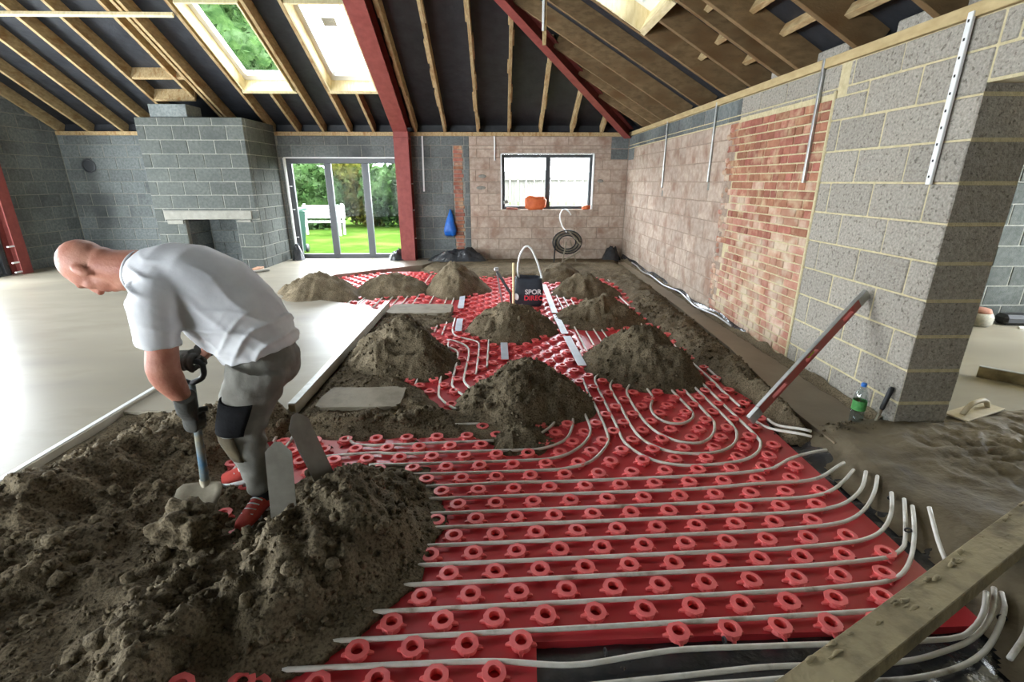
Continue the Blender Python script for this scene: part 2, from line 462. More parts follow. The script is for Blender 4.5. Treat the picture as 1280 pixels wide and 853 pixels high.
# left gable wall; wide glazing, its unseen near length added to light the foreground
LG = (.8, 8.06, .05, 2.25)
wall_left = slab('wall_left', 'X', XL - .3 - REC, .3, YF, YB + .3, -.12, 2.5, [LG], m_mdark)
T27, T30 = math.tan(math.radians(27)), math.tan(math.radians(30))
YR = 4.6; ZR = ZP + (YB - YR) * T27
V, F = prism_vf([(YB + .3, 2.5), (YR, ZR + .2), (YF, 2.5)], 0, .3)
mobj('gable', np.stack([XL - REC - V[:, 2], V[:, 0], V[:, 1]], 1), [f[::-1] for f in F], m_mdark, wall_left)
R = [r for r in courses(7.2, YB, .0, 3.6, holes=[(7.2, 8.42, .0, 2.2)]) if r[3] < ZP + (YB - r[1]) * T27 + .24]
wall_blocks(wall_left, R, 'XP', XL, .06, m_bdark)

# right wall: pinkish blocks, a patch of old brick, a pier of coarse blocks, then the opening
OPEN = (.25, 2.77, -.12, 2.09); TW = .35
wall_right = slab('wall_right', 'X', XR + REC, TW - 2 * REC, YF, YB + .3, -.12, 2.43, [(OPEN[0], OPEN[1] + REC, OPEN[2], OPEN[3])], m_mtan)
BR0, BR1, BRT = 4.02, 5.62, 2.22
boxes('mortar_bed', [((XR + .0055, BR1 - .05, 0), (XR + .03, YB, 2.2)), ((XR + .008, BR0, 0), (XR + .03, BR1 + .1, BRT))], m_mpink, wall_right, .0005)
wall_blocks(wall_right, courses(BR1 + .12, YB, 0, 2.2, shift=.1), 'X', XR, .06, m_bpink)
wall_blocks(wall_right, courses(5.55, YB, 2.21, 2.43, L=.45), 'X', XR, .06, m_bdark)
wall_blocks(wall_right, [(YB - .42, YB - .01, 1.99, 2.2)], 'X', XR - .003, .06, m_bdark)
wall_blocks(wall_right, courses(BR0 - .02, 5.55, BRT + .01, 2.43), 'X', XR, .06, m_bpier)
for r in courses(BR0 + .012, BR1 + .14, .03, BRT, L=.225, H=.075, j=.011, zbase=.02):
    if r[1] > BR1 + .02 and random.random() < .25: continue
    up = sstep(.9, 1.7, np.array((r[2] + r[3]) / 2 + random.uniform(-.35, .35)))
    m = m_brick2 if random.random() < up else m_brick
    dy = random.choice((0, 0, .5))
    pieces = [r] if dy == 0 or r[1] - r[0] < .15 else [(r[0], (r[0] + r[1]) / 2 - .005, r[2], r[3]), ((r[0] + r[1]) / 2 + .005, r[1], r[2], r[3])]
    wall_blocks(wall_right, pieces, 'X', XR - .002, .05, m, 'brick', .006, .003)
wall_blocks(wall_right, courses(OPEN[1], BR0, 0, 2.43, holes=[(BR0 - .12, BR0, 2.2, 2.43)], shift=.05), 'X', XR, TW, m_bpier, b=.007)
wall_blocks(wall_right, courses(OPEN[0], OPEN[1], 2.1, 2.43, shift=.2), 'X', XR, TW, m_bpier, b=.007)
wall_blocks(wall_right, courses(-.9, OPEN[0], 0, 2.43), 'X', XR, TW, m_bpier, b=.007)
# fillet of mortar between brick and pier, and the crumbled edge between block and brick
block('mortar_fillet', (XR + .004, BR0 - .004, 1.15), (.03, .03, 2.2), m_mtan, wall_right, .008)
for k in range(34):
    z = .08 + k * .062
    block('brick_bat', (XR + .012, BR1 + .08 + random.uniform(-.05, .06), z), (.05, random.uniform(.05, .11), .055), random.choice((m_brick, m_bpink, m_brick)), wall_right, .014)

FGZ = (-7.2, -3.5, .05, 2.25)  # unseen front glazing, added to light the man and the back wall
wall_front = slab('wall_front', 'Y', YF - .3, .3, XL - .3, 7.3, -.12, 2.6, [FGZ], m_mdark)
# room beyond the opening
RG = (3.1, 4.7, .1, 2.2); X2 = 6.6; Y2 = 5.3  # glazing out of view, added to bring daylight into this room
w2 = slab('wall_side_room', 'Y', Y2 + REC, .3, XR + TW, X2 + .3, -.12, 2.6, [], m_mdark)
wall_blocks(w2, courses(XR + TW + 1.2, X2, 0, 2.45, shift=.13), 'Y', Y2, .06, m_bchim)
w3 = slab('wall_side_room_far', 'X', X2, .3, YF, Y2 + .3, -.12, 2.6, [RG], m_mgrey)
tag(box('ceiling_side_room', (XR + .2, YF - .2, 2.62), (X2 + .35, Y2 + .35, 2.8), m_pine), kind='structure')

# ------------------------------------------------------------------ floors
tag(box('floor', (XL - .3, YF, -.22), (XR + .3, YB + .3, -.06), m_slab), kind='structure')
def screed(name, poly, z1, mat):
    V, F = prism_vf(poly, -.055, z1); return tag(mobj(name, V, F, mat), kind='structure')
screed('floor_screed', [(XL, YF), (-2.7, YF), (-2.7, 2.6), (-2.66, 3.12), (-1.51, 3.12), (-1.51, 5.9), (-2.0, 6.25), (-2.75, 6.6), (-3.05, 7.4), (-2.85, 8.35), (-2.0, 9.0), (-1.5, 9.3), (-1.1, YB + .01), (XL, YB + .01)], .07, m_screed)
tag(box('floor_side_room', (XR + .02, YF, -.22), (X2, Y2, .066), m_screed), kind='structure')
tag(box('floor_door_threshold', (DOOR[0], YB, -.05), (DOOR[1], YB + .3, .03), m_slab), kind='structure')
# smooth strip already levelled along the right wall
V, F = prism_vf([(2.06, 2.6), (2.545, 2.6), (2.545, 9.6), (2.35, 9.6), (2.28, 6.0), (2.22, 4.4), (2.06, 3.0)], -.055, .062)
tag(mobj('floor_wall_strip', V, F, m_screed2), kind='structure')
# two levelled pads in the middle
m_padc = M('dull_screed', srgb(128, 119, 102), srgb(142, 133, 115), 5, .75, .3, 60, c3=srgb(110, 101, 84), s3=6)
for nm, lab, x0, x1, y0, y1 in (('screed_pad', 'pale levelled screed pad in front of the sand pile beside the long rail', -1.33, -.74, 3.14, 3.5), ('screed_pad', 'narrow pale levelled pad at the far end of the long rail', -1.4, -.62, 5.72, 6.18)):
    n = 10; poly = []
    for k in range(40):
        a = 2 * math.pi * k / 40; c, s = math.cos(a), math.sin(a); q = .22
        poly.append(((x0 + x1) / 2 + (x1 - x0) / 2 * math.copysign(abs(c) ** q, c) * random.uniform(.94, 1.04), (y0 + y1) / 2 + (y1 - y0) / 2 * math.copysign(abs(s) ** q, s) * random.uniform(.94, 1.04)))
    V, F = prism_vf(poly, 0.0, .074); tag(mobj(nm, V, F, m_padc), lab, 'screed pad')

box('eaves_closure', (XL, YB + .17, 2.4), (XR + .35, YB + .3, 3.0), m_felt, wall_back)
box('eaves_closure', (XR + .27, YF, 2.4), (XR + .35, YB + .3, 3.0), m_felt, wall_right)
box('eaves_closure', (XL, YF - .3, 2.4), (XR + .35, YF - .05, 3.0), m_felt, wall_front)
# ------------------------------------------------------------------ wall plates
m_plate = M('plate_timber', srgb(168, 148, 106), srgb(186, 166, 124), 7, .8, .2, 50, stretch=(3, 1, 3))
tp = tag(boxes('trim_1', [((XL, YB - .02, 2.432), (XR, YB + .12, ZP))], m_timber), kind='structure')
tag(boxes('trim_2', [((XR - .02, YF, 2.432), (XR + .14, YB, ZP))], m_plate), kind='structure')

# ------------------------------------------------------------------ roof
A27, A30 = math.radians(27), math.radians(30); RD = .2
S1, N1 = np.array([0, -math.cos(A27), math.sin(A27)]), np.array([0, math.sin(A27), math.cos(A27)])
S2, N2 = np.array([-math.cos(A30), 0, math.sin(A30)]), np.array([math.sin(A30), 0, math.cos(A30)])
O1, O2 = np.array([0, YB, ZP]), np.array([XR, 0, ZP])
def P1(x, s, n=0.0): return O1 + np.array([x, 0, 0]) + S1 * s + N1 * n       # back slope
def P2(y, s, n=0.0): return O2 + np.array([0, y, 0]) + S2 * s + N2 * n       # right slope
SKY1 = [(-4.30, -3.46, 1.17, 2.95), (-2.86, -2.06, 1.17, 2.95), (-2.86, -2.06, 3.9, 5.6), (-1.55, -.55, 4.2, 5.7), (-4.30, -3.46, 3.9, 5.6)]             # x0,x1,s0,s1; last three out of view, added to light the foreground
SKY2 = (4.95, 5.88, 1.2, 3.0); SKY_ADDED = (2.72, 3.68, 1.2, 3.3)                                               # y0,y1,s0,s1; second one unseen, added to brighten the mat
def slope_slab(P, u0, u1, s0, s1, holes, n0, n1):
    parts = []
    for a, b, c, d in sub_rect((u0, u1, s0, s1), holes):
        V = [P(u, s, n) for n in (n0, n1) for u, s in ((a, c), (b, c), (b, d), (a, d))]
        parts.append((np.array(V), [[0, 1, 2, 3], [7, 6, 5, 4], [0, 4, 5, 1], [1, 5, 6, 2], [2, 6, 7, 3], [3, 7, 4, 0]]))
    return join(parts)
V, F = join([slope_slab(P1, XL - .35, XR + .4, -.5, 7.2, SKY1, RD, RD + .08), slope_slab(P2, YF - .2, YB + .4, -.5, 7.0, [SKY2, SKY_ADDED], RD, RD + .08)])
ceiling = tag(mobj('ceiling', V, F, m_felt, center=False), kind='structure')
PF = lambda x, s, n=0.0: np.array([x, YF - math.cos(A27) * -s, ZP + math.sin(A27) * s]) + np.array([0, -math.sin(A27), math.cos(A27)]) * n
V, F = slope_slab(PF, XL - .35, XR + .4, -.5, 7.2, [], .1, .2)
mobj('membrane', V, F, m_felt, ceiling)
def hip_s1(x): return (XR - x) * T30 / T27 / math.cos(A27)
def hip_s2(y): return (YB - y) * T27 / T30 / math.cos(A30)
def rafter1(x, s0, s1, w=.05, d=RD, mat=None, n0=0.0, name='rafter'):
    return beam(name, P1(x, s0), P1(x, s1), w, d, N1, mat or m_timber, ceiling, off=d / 2 + n0)
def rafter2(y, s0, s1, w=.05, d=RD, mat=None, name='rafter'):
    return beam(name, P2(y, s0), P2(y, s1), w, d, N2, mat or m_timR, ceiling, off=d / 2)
TOP = 6.3
for x, s0, s1 in ((-8.40, -.1, TOP), (-7.84, -.1, TOP), (-7.19, -.1, TOP), (-6.56, -.1, TOP), (-5.97, -.1, TOP), (-5.25, 1.0, TOP), (-5.08, -.1, TOP), (-5.0, -.1, TOP),
                  (-4.37, -.1, TOP), (-3.88, -.1, 1.12), (-3.39, -.1, TOP), (-2.89, -.1, TOP), (-2.43, -.1, 1.12), (-1.62, -.1, 5.2), (-1.06, -.1, 4.15),
                  (-.42, -.1, hip_s1(-.42)), (.18, -.1, hip_s1(.18)), (.80, -.1, hip_s1(.8)), (1.41, -.1, hip_s1(1.41)), (2.0, -.1, hip_s1(2.0))):
    rafter1(x, s0, s1)
# packing battens nailed along the rafters of the back slope
for x in (-1.62, -1.06, -.42, .18, .8, 1.41):
    s = .1
    while s < min(hip_s1(x), 5) - .4:
        L = random.uniform(.25, .5); sd = random.choice((-1, 1))
        beam('batten', P1(x + sd * .035, s), P1(x + sd * .035, s + L), .025, .05, N1, m_timber, ceiling, off=.03 + random.uniform(0, .03)); s += L + random.uniform(.1, .35)
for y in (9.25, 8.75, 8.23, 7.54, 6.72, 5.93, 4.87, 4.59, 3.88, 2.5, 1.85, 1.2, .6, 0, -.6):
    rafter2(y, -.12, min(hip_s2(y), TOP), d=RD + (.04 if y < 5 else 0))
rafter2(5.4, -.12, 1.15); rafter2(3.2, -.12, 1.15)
# noggings between the right-hand rafters
for y0, y1, s, n in ((4.59, 3.88, .62, .16), (4.59, 3.88, .3, .16), (3.88, 3.2, .2, .14), (5.4, 4.87, .55, .16), (5.4, 4.87, .2, .16), (5.9, 5.4, .5, .16), (4.87, 4.59, .9, .1)):
    beam('nogging', P2(y0, s), P2(y1, s), .05, .09, N2, m_timber, ceiling, off=n)
# trimmers round the flue and the tie across the left-hand rafters
for a, b, s, h in ((-5.97, -5.25, .93, .0), (-5.97, -5.08, 1.45, .02)):
    beam('trimmer', P1(a, s), P1(b, s), .05, .2, N1, m_timber, ceiling, off=.1 + h)
beam('tie_batten', P1(-7.6, 2.78, -.03), P1(-4.4, 2.78, -.03), .045, .05, N1, m_pine, ceiling)
for y, s in ((4.4, .12), (3.5, .12), (5.1, .1), (3.0, .12)):       # block infill between the rafter feet
    block('infill_block', (XR + .2, y, 2.56), (.12, .42, .13), m_bpier, wall_right, .01)

def skylight(idx, P, S, Nn, u0, u1, s0, s1, U):
    root = empty('window_%d' % idx, P(0.5 * (u0 + u1), s0), kind='structure')
    up = S
    W = lambda a, b, c, d, n0, n1: (np.array([P(u, s, n) for n in (n0, n1) for u, s in ((a, c), (b, c), (b, d), (a, d))]), [[3, 2, 1, 0], [4, 5, 6, 7], [1, 5, 4, 0], [2, 6, 5, 1], [3, 7, 6, 2], [0, 4, 7, 3]])
    t = .022; n0, n1 = .0, .30
    for nm, a, b, c, d in (('lining', u0, u0 + t, s0, s1), ('lining', u1 - t, u1, s0, s1), ('lining', u0 + t, u1 - t, s0, s0 + t), ('lining', u0 + t, u1 - t, s1 - t, s1)):
        V, F = W(a, b, c, d, n0, n1); mobj(nm, V, F, m_pine, root)
    V, F = W(u0 - .03, u1 + .03, s0 - .05, s0, .0, .2); mobj('trimmer', V, F, m_pine, root)
    f = .075; a0, a1, c0, c1 = u0 + t, u1 - t, s0 + t, s1 - t
    V, F = join([W(a0, a0 + f, c0, c1, .2, .29), W(a1 - f, a1, c0, c1, .2, .29), W(a0 + f, a1 - f, c0, c0 + f * 1.5, .2, .29), W(a0 + f, a1 - f, c1 - f, c1, .2, .29)])
    mobj('sash_frame', V, F, m_white, root)
    V, F = W(a0 + f, a1 - f, c0 + f * 1.5, c1 - f, .245, .25); mobj('pane', V, F, m_glass, root)
    V, F = join([W(a0 + f, a1 - f, c1 - f - .12, c1 - f - .105, .2, .215)]); mobj('control_bar', V, F, m_frame, root)
    return root
k1 = skylight(3, P1, S1, N1, *SKY1[0], 'x'); k2 = skylight(4, P1, S1, N1, *SKY1[1], 'x'); skylight(7, P1, S1, N1, *SKY1[2], 'x'); skylight(8, P1, S1, N1, *SKY1[3], 'x'); skylight(9, P1, S1, N1, *SKY1[4], 'x'); skylight(11, P2, S2, N2, *SKY_ADDED, 'y'); k3 = skylight(5, P2, S2, N2, *SKY2, 'y')  # upper-row and near skylights are unseen, added for more light in front
W = lambda a, b, c, d, n0, n1: (np.array([P1(u, s, n) for n in (n0, n1) for u, s in ((a, c), (b, c), (b, d), (a, d))]), [[3, 2, 1, 0], [4, 5, 6, 7], [1, 5, 4, 0], [2, 6, 5, 1], [3, 7, 6, 2], [0, 4, 7, 3]])
V, F = W(-2.56, -2.36, 2.3, 2.46, .24, .243); mobj('sticker', V, F, m_mgrey, k2)
for (u0, u1, s0, s1) in SKY1:
    c = P1((u0 + u1) / 2, (s0 + s1) / 2, .32); portal('portal', c, (A27 * -1, 0, 0), u1 - u0, s1 - s0)
for Q in (SKY2, SKY_ADDED): portal('portal', P2((Q[0] + Q[1]) / 2, (Q[2] + Q[3]) / 2, .32), (0, A30, 0), Q[3] - Q[2], Q[1] - Q[0])

# ------------------------------------------------------------------ red steels
def ibeam(p0, p1, w, d, up, off=0.0, tf=.02, tw=.014):
    return join([beam_vf(p0, p1, w, tf, up, off - d / 2 + tf / 2), beam_vf(p0, p1, w, tf, up, off + d / 2 - tf / 2), beam_vf(p0, p1, tw, d - 2 * tf, up, off)])
def steel(name, parts, label):
    V, F = join(parts); return tag(mobj(name, V, F, m_steel), label, 'steel')
cx = -1.86
col = empty('steel_column', (cx, 10.0, .0), 'red oxide steel column standing beside the patio doors', 'steel column')
V, F = ibeam((cx, 10.02, 0.02), (cx, 10.02, 2.5), .28, .26, (0, 1, 0)); mobj('column_shaft', V, F, m_steel, col)
box('base_plate', (cx - .16, 9.86, .0), (cx + .16, 10.18, .075), m_steel, col)
box('cap_plate', (cx - .15, 9.88, 2.36), (cx + .15, 10.16, 2.38), m_steel, col)
for z in (.5, 1.05, 1.55): block('tie', (cx + .15, 9.98, z), (.03, .05, .02), m_white, col)
steel('steel_rafter', [ibeam(P1(cx, -.02), P1(cx, 5.2), .28, .28, N1, off=-.02)], 'broad red oxide steel beam sloping up from the column past the skylight')
hd = np.array([-1, -T30 / T27, T30]); hp = np.array([XR, YB, ZP])
steel('hip_steel', [ibeam(hp + hd * .03 + np.array([0, 0, -.02]), hp + hd * 4.6 + np.array([0, 0, -.02]), .15, .2, (0, 0, 1), off=-.02)], 'slender red oxide steel hip beam rising diagonally from the far right corner')
lc = empty('steel_column', (XL + .12, 8.62, .07), 'red oxide steel column against the left wall at the picture edge', 'steel column')
V, F = ibeam((XL + .11, 8.6, .07), (XL + .11, 8.6, 2.6), .2, .2, (1, 0, 0)); mobj('column_shaft', V, F, m_steel, lc)
for z in (.55, .28, .12): block('tie', (XL + .2, 8.44, z), (.03, .12, .025), m_white, lc)

# ------------------------------------------------------------------ glazing
def framed(name, kind, plane, face, u0, u1, z0, z1, bars, fw, mat, depth=.07, sill=True):
    r = empty(name, (u0, face, z0) if plane == 'Y' else (face, u0, z0), kind='structure')
    B = lambda n, a, b, c, d, e, f, mm: box(n, (a, face + e, c), (b, face + f, d), mm, r, .004) if plane == 'Y' else box(n, (face + e, a, c), (face + f, b, d), mm, r, .004)
    B('frame_head', u0, u1, z1 - fw, z1, 0, depth, mat); B('frame_sill', u0, u1, z0, z0 + fw, 0, depth, mat)
    B('frame_jamb', u0, u0 + fw, z0 + fw, z1 - fw, 0, depth, mat); B('frame_jamb', u1 - fw, u1, z0 + fw, z1 - fw, 0, depth, mat)
    edges = [u0 + fw]
    for c, w in bars:
        B('mullion', c - w / 2, c + w / 2, z0 + fw, z1 - fw, 0, depth, mat); edges += [c - w / 2, c + w / 2]
    edges.append(u1 - fw)
    for a, b in zip(edges[::2], edges[1::2]): B('pane', a, b, z0 + fw, z1 - fw, depth * .45, depth * .55, m_glass)
    return r
d1 = framed('door_1', 'door', 'Y', YB + .08, DOOR[0], DOOR[1], DOOR[2] + .02, DOOR[3], [(-3.42, .13), (-2.68, .13)], .1, m_frame)
box('edge_strip', (DOOR[0] - .02, YB - .012, .05), (DOOR[0] + .012, YB + .06, 2.03), m_white, d1)
box('head_strip', (DOOR[0], YB - .01, 2.02), (DOOR[1], YB + .02, 2.045), m_white, d1)
for z in (.5, 1.05, 1.5): block('clip', (DOOR[0] + .03, YB + .05, z), (.08, .03, .02), m_white, d1)
w1 = framed('window_1', 'window', 'Y', YB + .1, WIN[0] + .01, WIN[1] - .01, WIN[2] + .02, WIN[3] - .01, [(.97, .1)], .06, m_frame)
box('reveal_strip', (WIN[0] - .015, YB - .008, WIN[2]), (WIN[0] + .012, YB + .1, WIN[3]), m_white, w1)
box('reveal_strip', (WIN[1] - .012, YB - .008, WIN[2]), (WIN[1] + .015, YB + .1, WIN[3]), m_white, w1)
box('sill_board', (WIN[0] - .03, YB - .03, WIN[2] - .012), (WIN[1] + .03, YB + .12, WIN[2] + .018), m_bpink, w1)
box('head_strip', (WIN[0], YB - .006, WIN[3] - .01), (WIN[1], YB + .06, WIN[3] + .012), m_white, w1)
framed('window_2', 'window', 'X', XL - .16, LG[0], LG[1], LG[2], LG[3], [(LG[0] + (LG[1] - LG[0]) * k / 5, .13) for k in range(1, 5)], .09, m_frame)
lf = empty('door_2', (XL, 8.2, .06), kind='structure'); box('frame_jamb', (XL - .02, 8.36, .06), (XL + .06, 8.43, 2.2), m_frame, lf); box('door_leaf', (XL - .01, 8.08, .1), (XL + .03, 8.34, 2.2), m_frame, lf); box('frame_sill', (XL - .02, 8.06, .06), (XL + .08, 8.43, .1), m_frame, lf)
framed('window_6', 'window', 'X', X2 + .1, RG[0], RG[1], RG[2], RG[3], [(3.9, .1)], .09, m_frame)  # unseen side-room glazing, put in for its light
portal('portal', ((DOOR[0] + DOOR[1]) / 2, YB + .3, 1.03), (math.radians(-90), 0, 0), DOOR[1] - DOOR[0], 2.0)
portal('portal', ((WIN[0] + WIN[1]) / 2, YB + .3, 1.57), (math.radians(-90), 0, 0), WIN[1] - WIN[0], WIN[3] - WIN[2])
portal('portal', (XL - .3, (LG[0] + LG[1]) / 2, 1.12), (0, math.radians(-90), 0), LG[3] - LG[2], LG[1] - LG[0])
framed('window_10', 'window', 'Y', YF - .15, FGZ[0], FGZ[1], FGZ[2], FGZ[3], [(FGZ[0] + k * 1.23, .12) for k in (1, 2)], .09, m_frame)  # added behind the camera to brighten surfaces facing it
portal('portal', ((FGZ[0] + FGZ[1]) / 2, YF - .3, 1.15), (math.radians(90), 0, 0), FGZ[1] - FGZ[0], FGZ[3] - FGZ[2])
portal('portal', (X2 + .3, (RG[0] + RG[1]) / 2, 1.15), (0, math.radians(90), 0), RG[3] - RG[2], RG[1] - RG[0])

# ------------------------------------------------------------------ chimney breast
CX0, CX1, CY, CZ = -6.12, -4.33, 9.0, 2.62; HO = (-5.62, -4.72, .0, .95); LT = (-5.95, -4.42, .95, 1.1)
ch = empty('chimney_breast', ((CX0 + CX1) / 2, CY + .6, 0), 'grey concrete block chimney breast with an open hearth', 'chimney breast')
boxes('core', [((a, CY + REC, c), (b, CY + .1, d)) for a, b, c, d in sub_rect((CX0 + REC, CX1 - REC, -.05, CZ - .01), [HO])] +
      [((CX0 + REC, CY + .1, -.05), (HO[0] - .02, YB, CZ - .01)), ((HO[1] + .02, CY + .1, -.05), (CX1 - REC, YB, CZ - .01)), ((HO[0] - .02, CY + .75, -.05), (HO[1] + .02, YB, 1.2)), ((HO[0] - .02, CY + .1, .98), (HO[1] + .02, YB, CZ - .01))], m_mdark, ch, .001)
wall_blocks(ch, courses(CX0, CX1, 0, CZ, holes=[HO, LT], shift=.1), 'Y', CY, .1, m_bchim)
for r in courses(CY + .1, YB - .01, 0, CZ, shift=.07): block('block', (CX1 - .05, (r[0] + r[1]) / 2, (r[2] + r[3]) / 2), (.1, r[1] - r[0], r[3] - r[2]), m_bchim, ch, .006)
for x, f in ((HO[0] - .01, .05), (HO[1] + .01, -.05)):
    for r in courses(CY + .1, CY + .74, 0, .95): block('block', (x, (r[0] + r[1]) / 2, (r[2] + r[3]) / 2), (.03, r[1] - r[0], r[3] - r[2]), m_bdark, ch, .006)
for r in courses(HO[0] + .01, HO[1] - .01, 0, .97): block('block', ((r[0] + r[1]) / 2, CY + .745, (r[2] + r[3]) / 2), (r[1] - r[0], .03, r[3] - r[2]), m_bdark, ch, .006)
m_lint = M('lintel_concrete', srgb(122, 120, 111), srgb(136, 134, 125), 10, .9, .2, 60)
box('lintel', (LT[0], CY - .02, LT[2]), (LT[1], CY + .1, LT[3]), m_lint, ch, .006)
box('bearing_pad', (LT[0] + .03, CY - .018, .87), (HO[0] - .02, CY + .08, .94), m_lint, ch, .005)
box('bearing_pad', (HO[1] + .03, CY - .018, .9), (LT[1] - .03, CY + .08, .94), m_lint, ch, .005)
block('flue_block', (-5.55, 9.25, CZ + .1), (.62, .44, .2), m_bdark, ch, .006)

# ------------------------------------------------------------------ garden outside
m_grass = M('lawn_grass', srgb(38, 56, 18), srgb(50, 70, 24), 3, .95, .5, 40, c3=srgb(64, 76, 34), s3=.8, spec=0)
m_leaf = M('hedge_leaf', srgb(26, 44, 20), srgb(46, 64, 32), 5, .95, .6, 14, c3=srgb(58, 74, 48), s3=2.2, bdist=.1, spec=.02)
m_leafy = M('yellow_leaf', srgb(66, 60, 22), srgb(44, 54, 20), 5, .95, .6, 14, bdist=.1, spec=.02)
m_fence = M('pale_fence', srgb(92, 90, 84), srgb(104, 102, 96), 3, .9, stretch=(6, 1, .4))
m_bin = M('green_bin', srgb(34, 66, 54), None, rough=.5)
tag(box('ground', (-30, YB + .3, -.4), (30, 45, -.12), m_grass), kind='structure')
def bush(name, c, r, h, mat, label, cat='shrub', n=9, seed=0):
    rs = random.Random(seed); parts = []
    for k in range(n):
        a = rs.uniform(0, 6.28); q = rs.uniform(0, .6); rr = r * rs.uniform(.4, .62)
        parts.append(ellipsoid_vf((c[0] + r * q * math.cos(a), c[1] + r * q * math.sin(a), c[2] + rr * .8 + (h - rr * 1.7) * rs.random()), (rr, 0, 0), (0, rr, 0), (0, 0, rr * rs.uniform(.8, 1.1)), 14, 9))
    def df(co, no): return co + no * ((vn3(co * 5, seed) - .5) * .35 * r * .8 + (vn3(co * 14, seed + 1) - .5) * .2 * r * .6)[:, None]
    o = fuse(name, parts, mat, None, voxel=r * .11, smooth=1, deform=df); me = o.data
    g = np.random.default_rng(seed + 50); co = np.array([v.co for v in me.vertices]); no = np.array([v.normal for v in me.vertices]); k = g.integers(0, len(co), 2600)
    c0 = co[k] + no[k] * g.uniform(-.02, .22, (len(k), 1)) + g.normal(0, .05, (len(k), 3)); a = g.normal(0, 1, (len(k), 3)); a /= np.linalg.norm(a, axis=1)[:, None]; b = np.cross(a, g.normal(0, 1, (len(k), 3))); b /= np.linalg.norm(b, axis=1)[:, None]
    s = g.uniform(.06, .13, (len(k), 1)); V = np.stack([c0 - a * s, c0 + b * s * .5, c0 + a * s, c0 - b * s * .5], 1).reshape(-1, 3)      # leaves standing off the crown
    lv_ = mobj('leaves', V + np.array(o.location), np.arange(len(V)).reshape(-1, 4), mat, o); lv_['kind'] = 'stuff'
    return tag(o, label, cat)
bush('hedge_shrub', (-7.4, 19.5, -.12), 1.5, 2.6, m_leaf, 'green shrub behind the bin seen through the left patio pane', seed=1)
bush('hedge_shrub', (-5.9, 20.5, -.12), 1.3, 2.5, m_leafy, 'yellowish shrub seen through the left and middle patio panes', seed=2)
bush('hedge_shrub', (-4.2, 20, -.12), 1.5, 2.4, m_leaf, 'green shrub behind the garden bench', seed=3)
bush('hedge_shrub', (-2.4, 19, -.12), 1.6, 3.1, m_leaf, 'tall green shrub seen through the right patio pane', seed=4)
bush('garden_tree', (-7.6, 15.5, 2.6), 2.2, 7.2, m_leaf, 'leafy tree seen through the left skylight', 'tree', 12, seed=5)
gb = empty('garden_bench', (-5.6, 16.6, -.12), 'pale slatted garden bench on the lawn', 'bench')
for k in range(4): box('seat_slat', (-6.6, 16.4 + k * .11, .30), (-5.2, 16.48 + k * .11, .335), m_white, gb)
for k in range(4): box('back_slat', (-6.6, 16.86, .42 + k * .11), (-5.2, 16.89, .5 + k * .11), m_white, gb)
for x in (-6.55, -5.3):
    box('leg', (x, 16.4, -.12), (x + .06, 16.46, .5), m_white, gb); box('leg', (x, 16.84, -.12), (x + .06, 16.9, .88), m_white, gb); box('armrest', (x, 16.4, .5), (x + .06, 16.86, .54), m_white, gb)
wb = empty('wheelie_bin', (-5.15, 12.3, -.12), 'green wheeled bin on the lawn behind the left patio pane', 'bin')
V, F = loft_vf([((-5.15, 12.3, -.05), (.30, 0, 0), (0, .3, 0)), ((-5.15, 12.3, .9), (.4, 0, 0), (0, .42, 0))], 4)
mobj('bin_body', V, F, m_bin, wb); box('bin_lid', (-5.47, 11.98, .9), (-4.83, 12.66, .98), m_bin, wb, .02)
for x in (-5.4, -4.95): V, F = lathe_vf([(.1, 0), (.1, .05)], 16); mobj('wheel', rot_to(V, (1, 0, 0), (x, 12.6, -.02)), F, m_black, wb, True)
fn = empty('garden_fence', (1.2, 13.2, -.12), 'pale boarded fence outside the right-hand window', 'fence')
for k in range(22): box('board', (-1.2 + k * .21, 13.2, -.12), (-1.005 + k * .21, 13.225, 1.85), m_fence, fn)
for z in (.3, 1.62): box('rail', (-1.2, 13.16, z), (3.4, 13.2, z + .08), m_fence, fn)
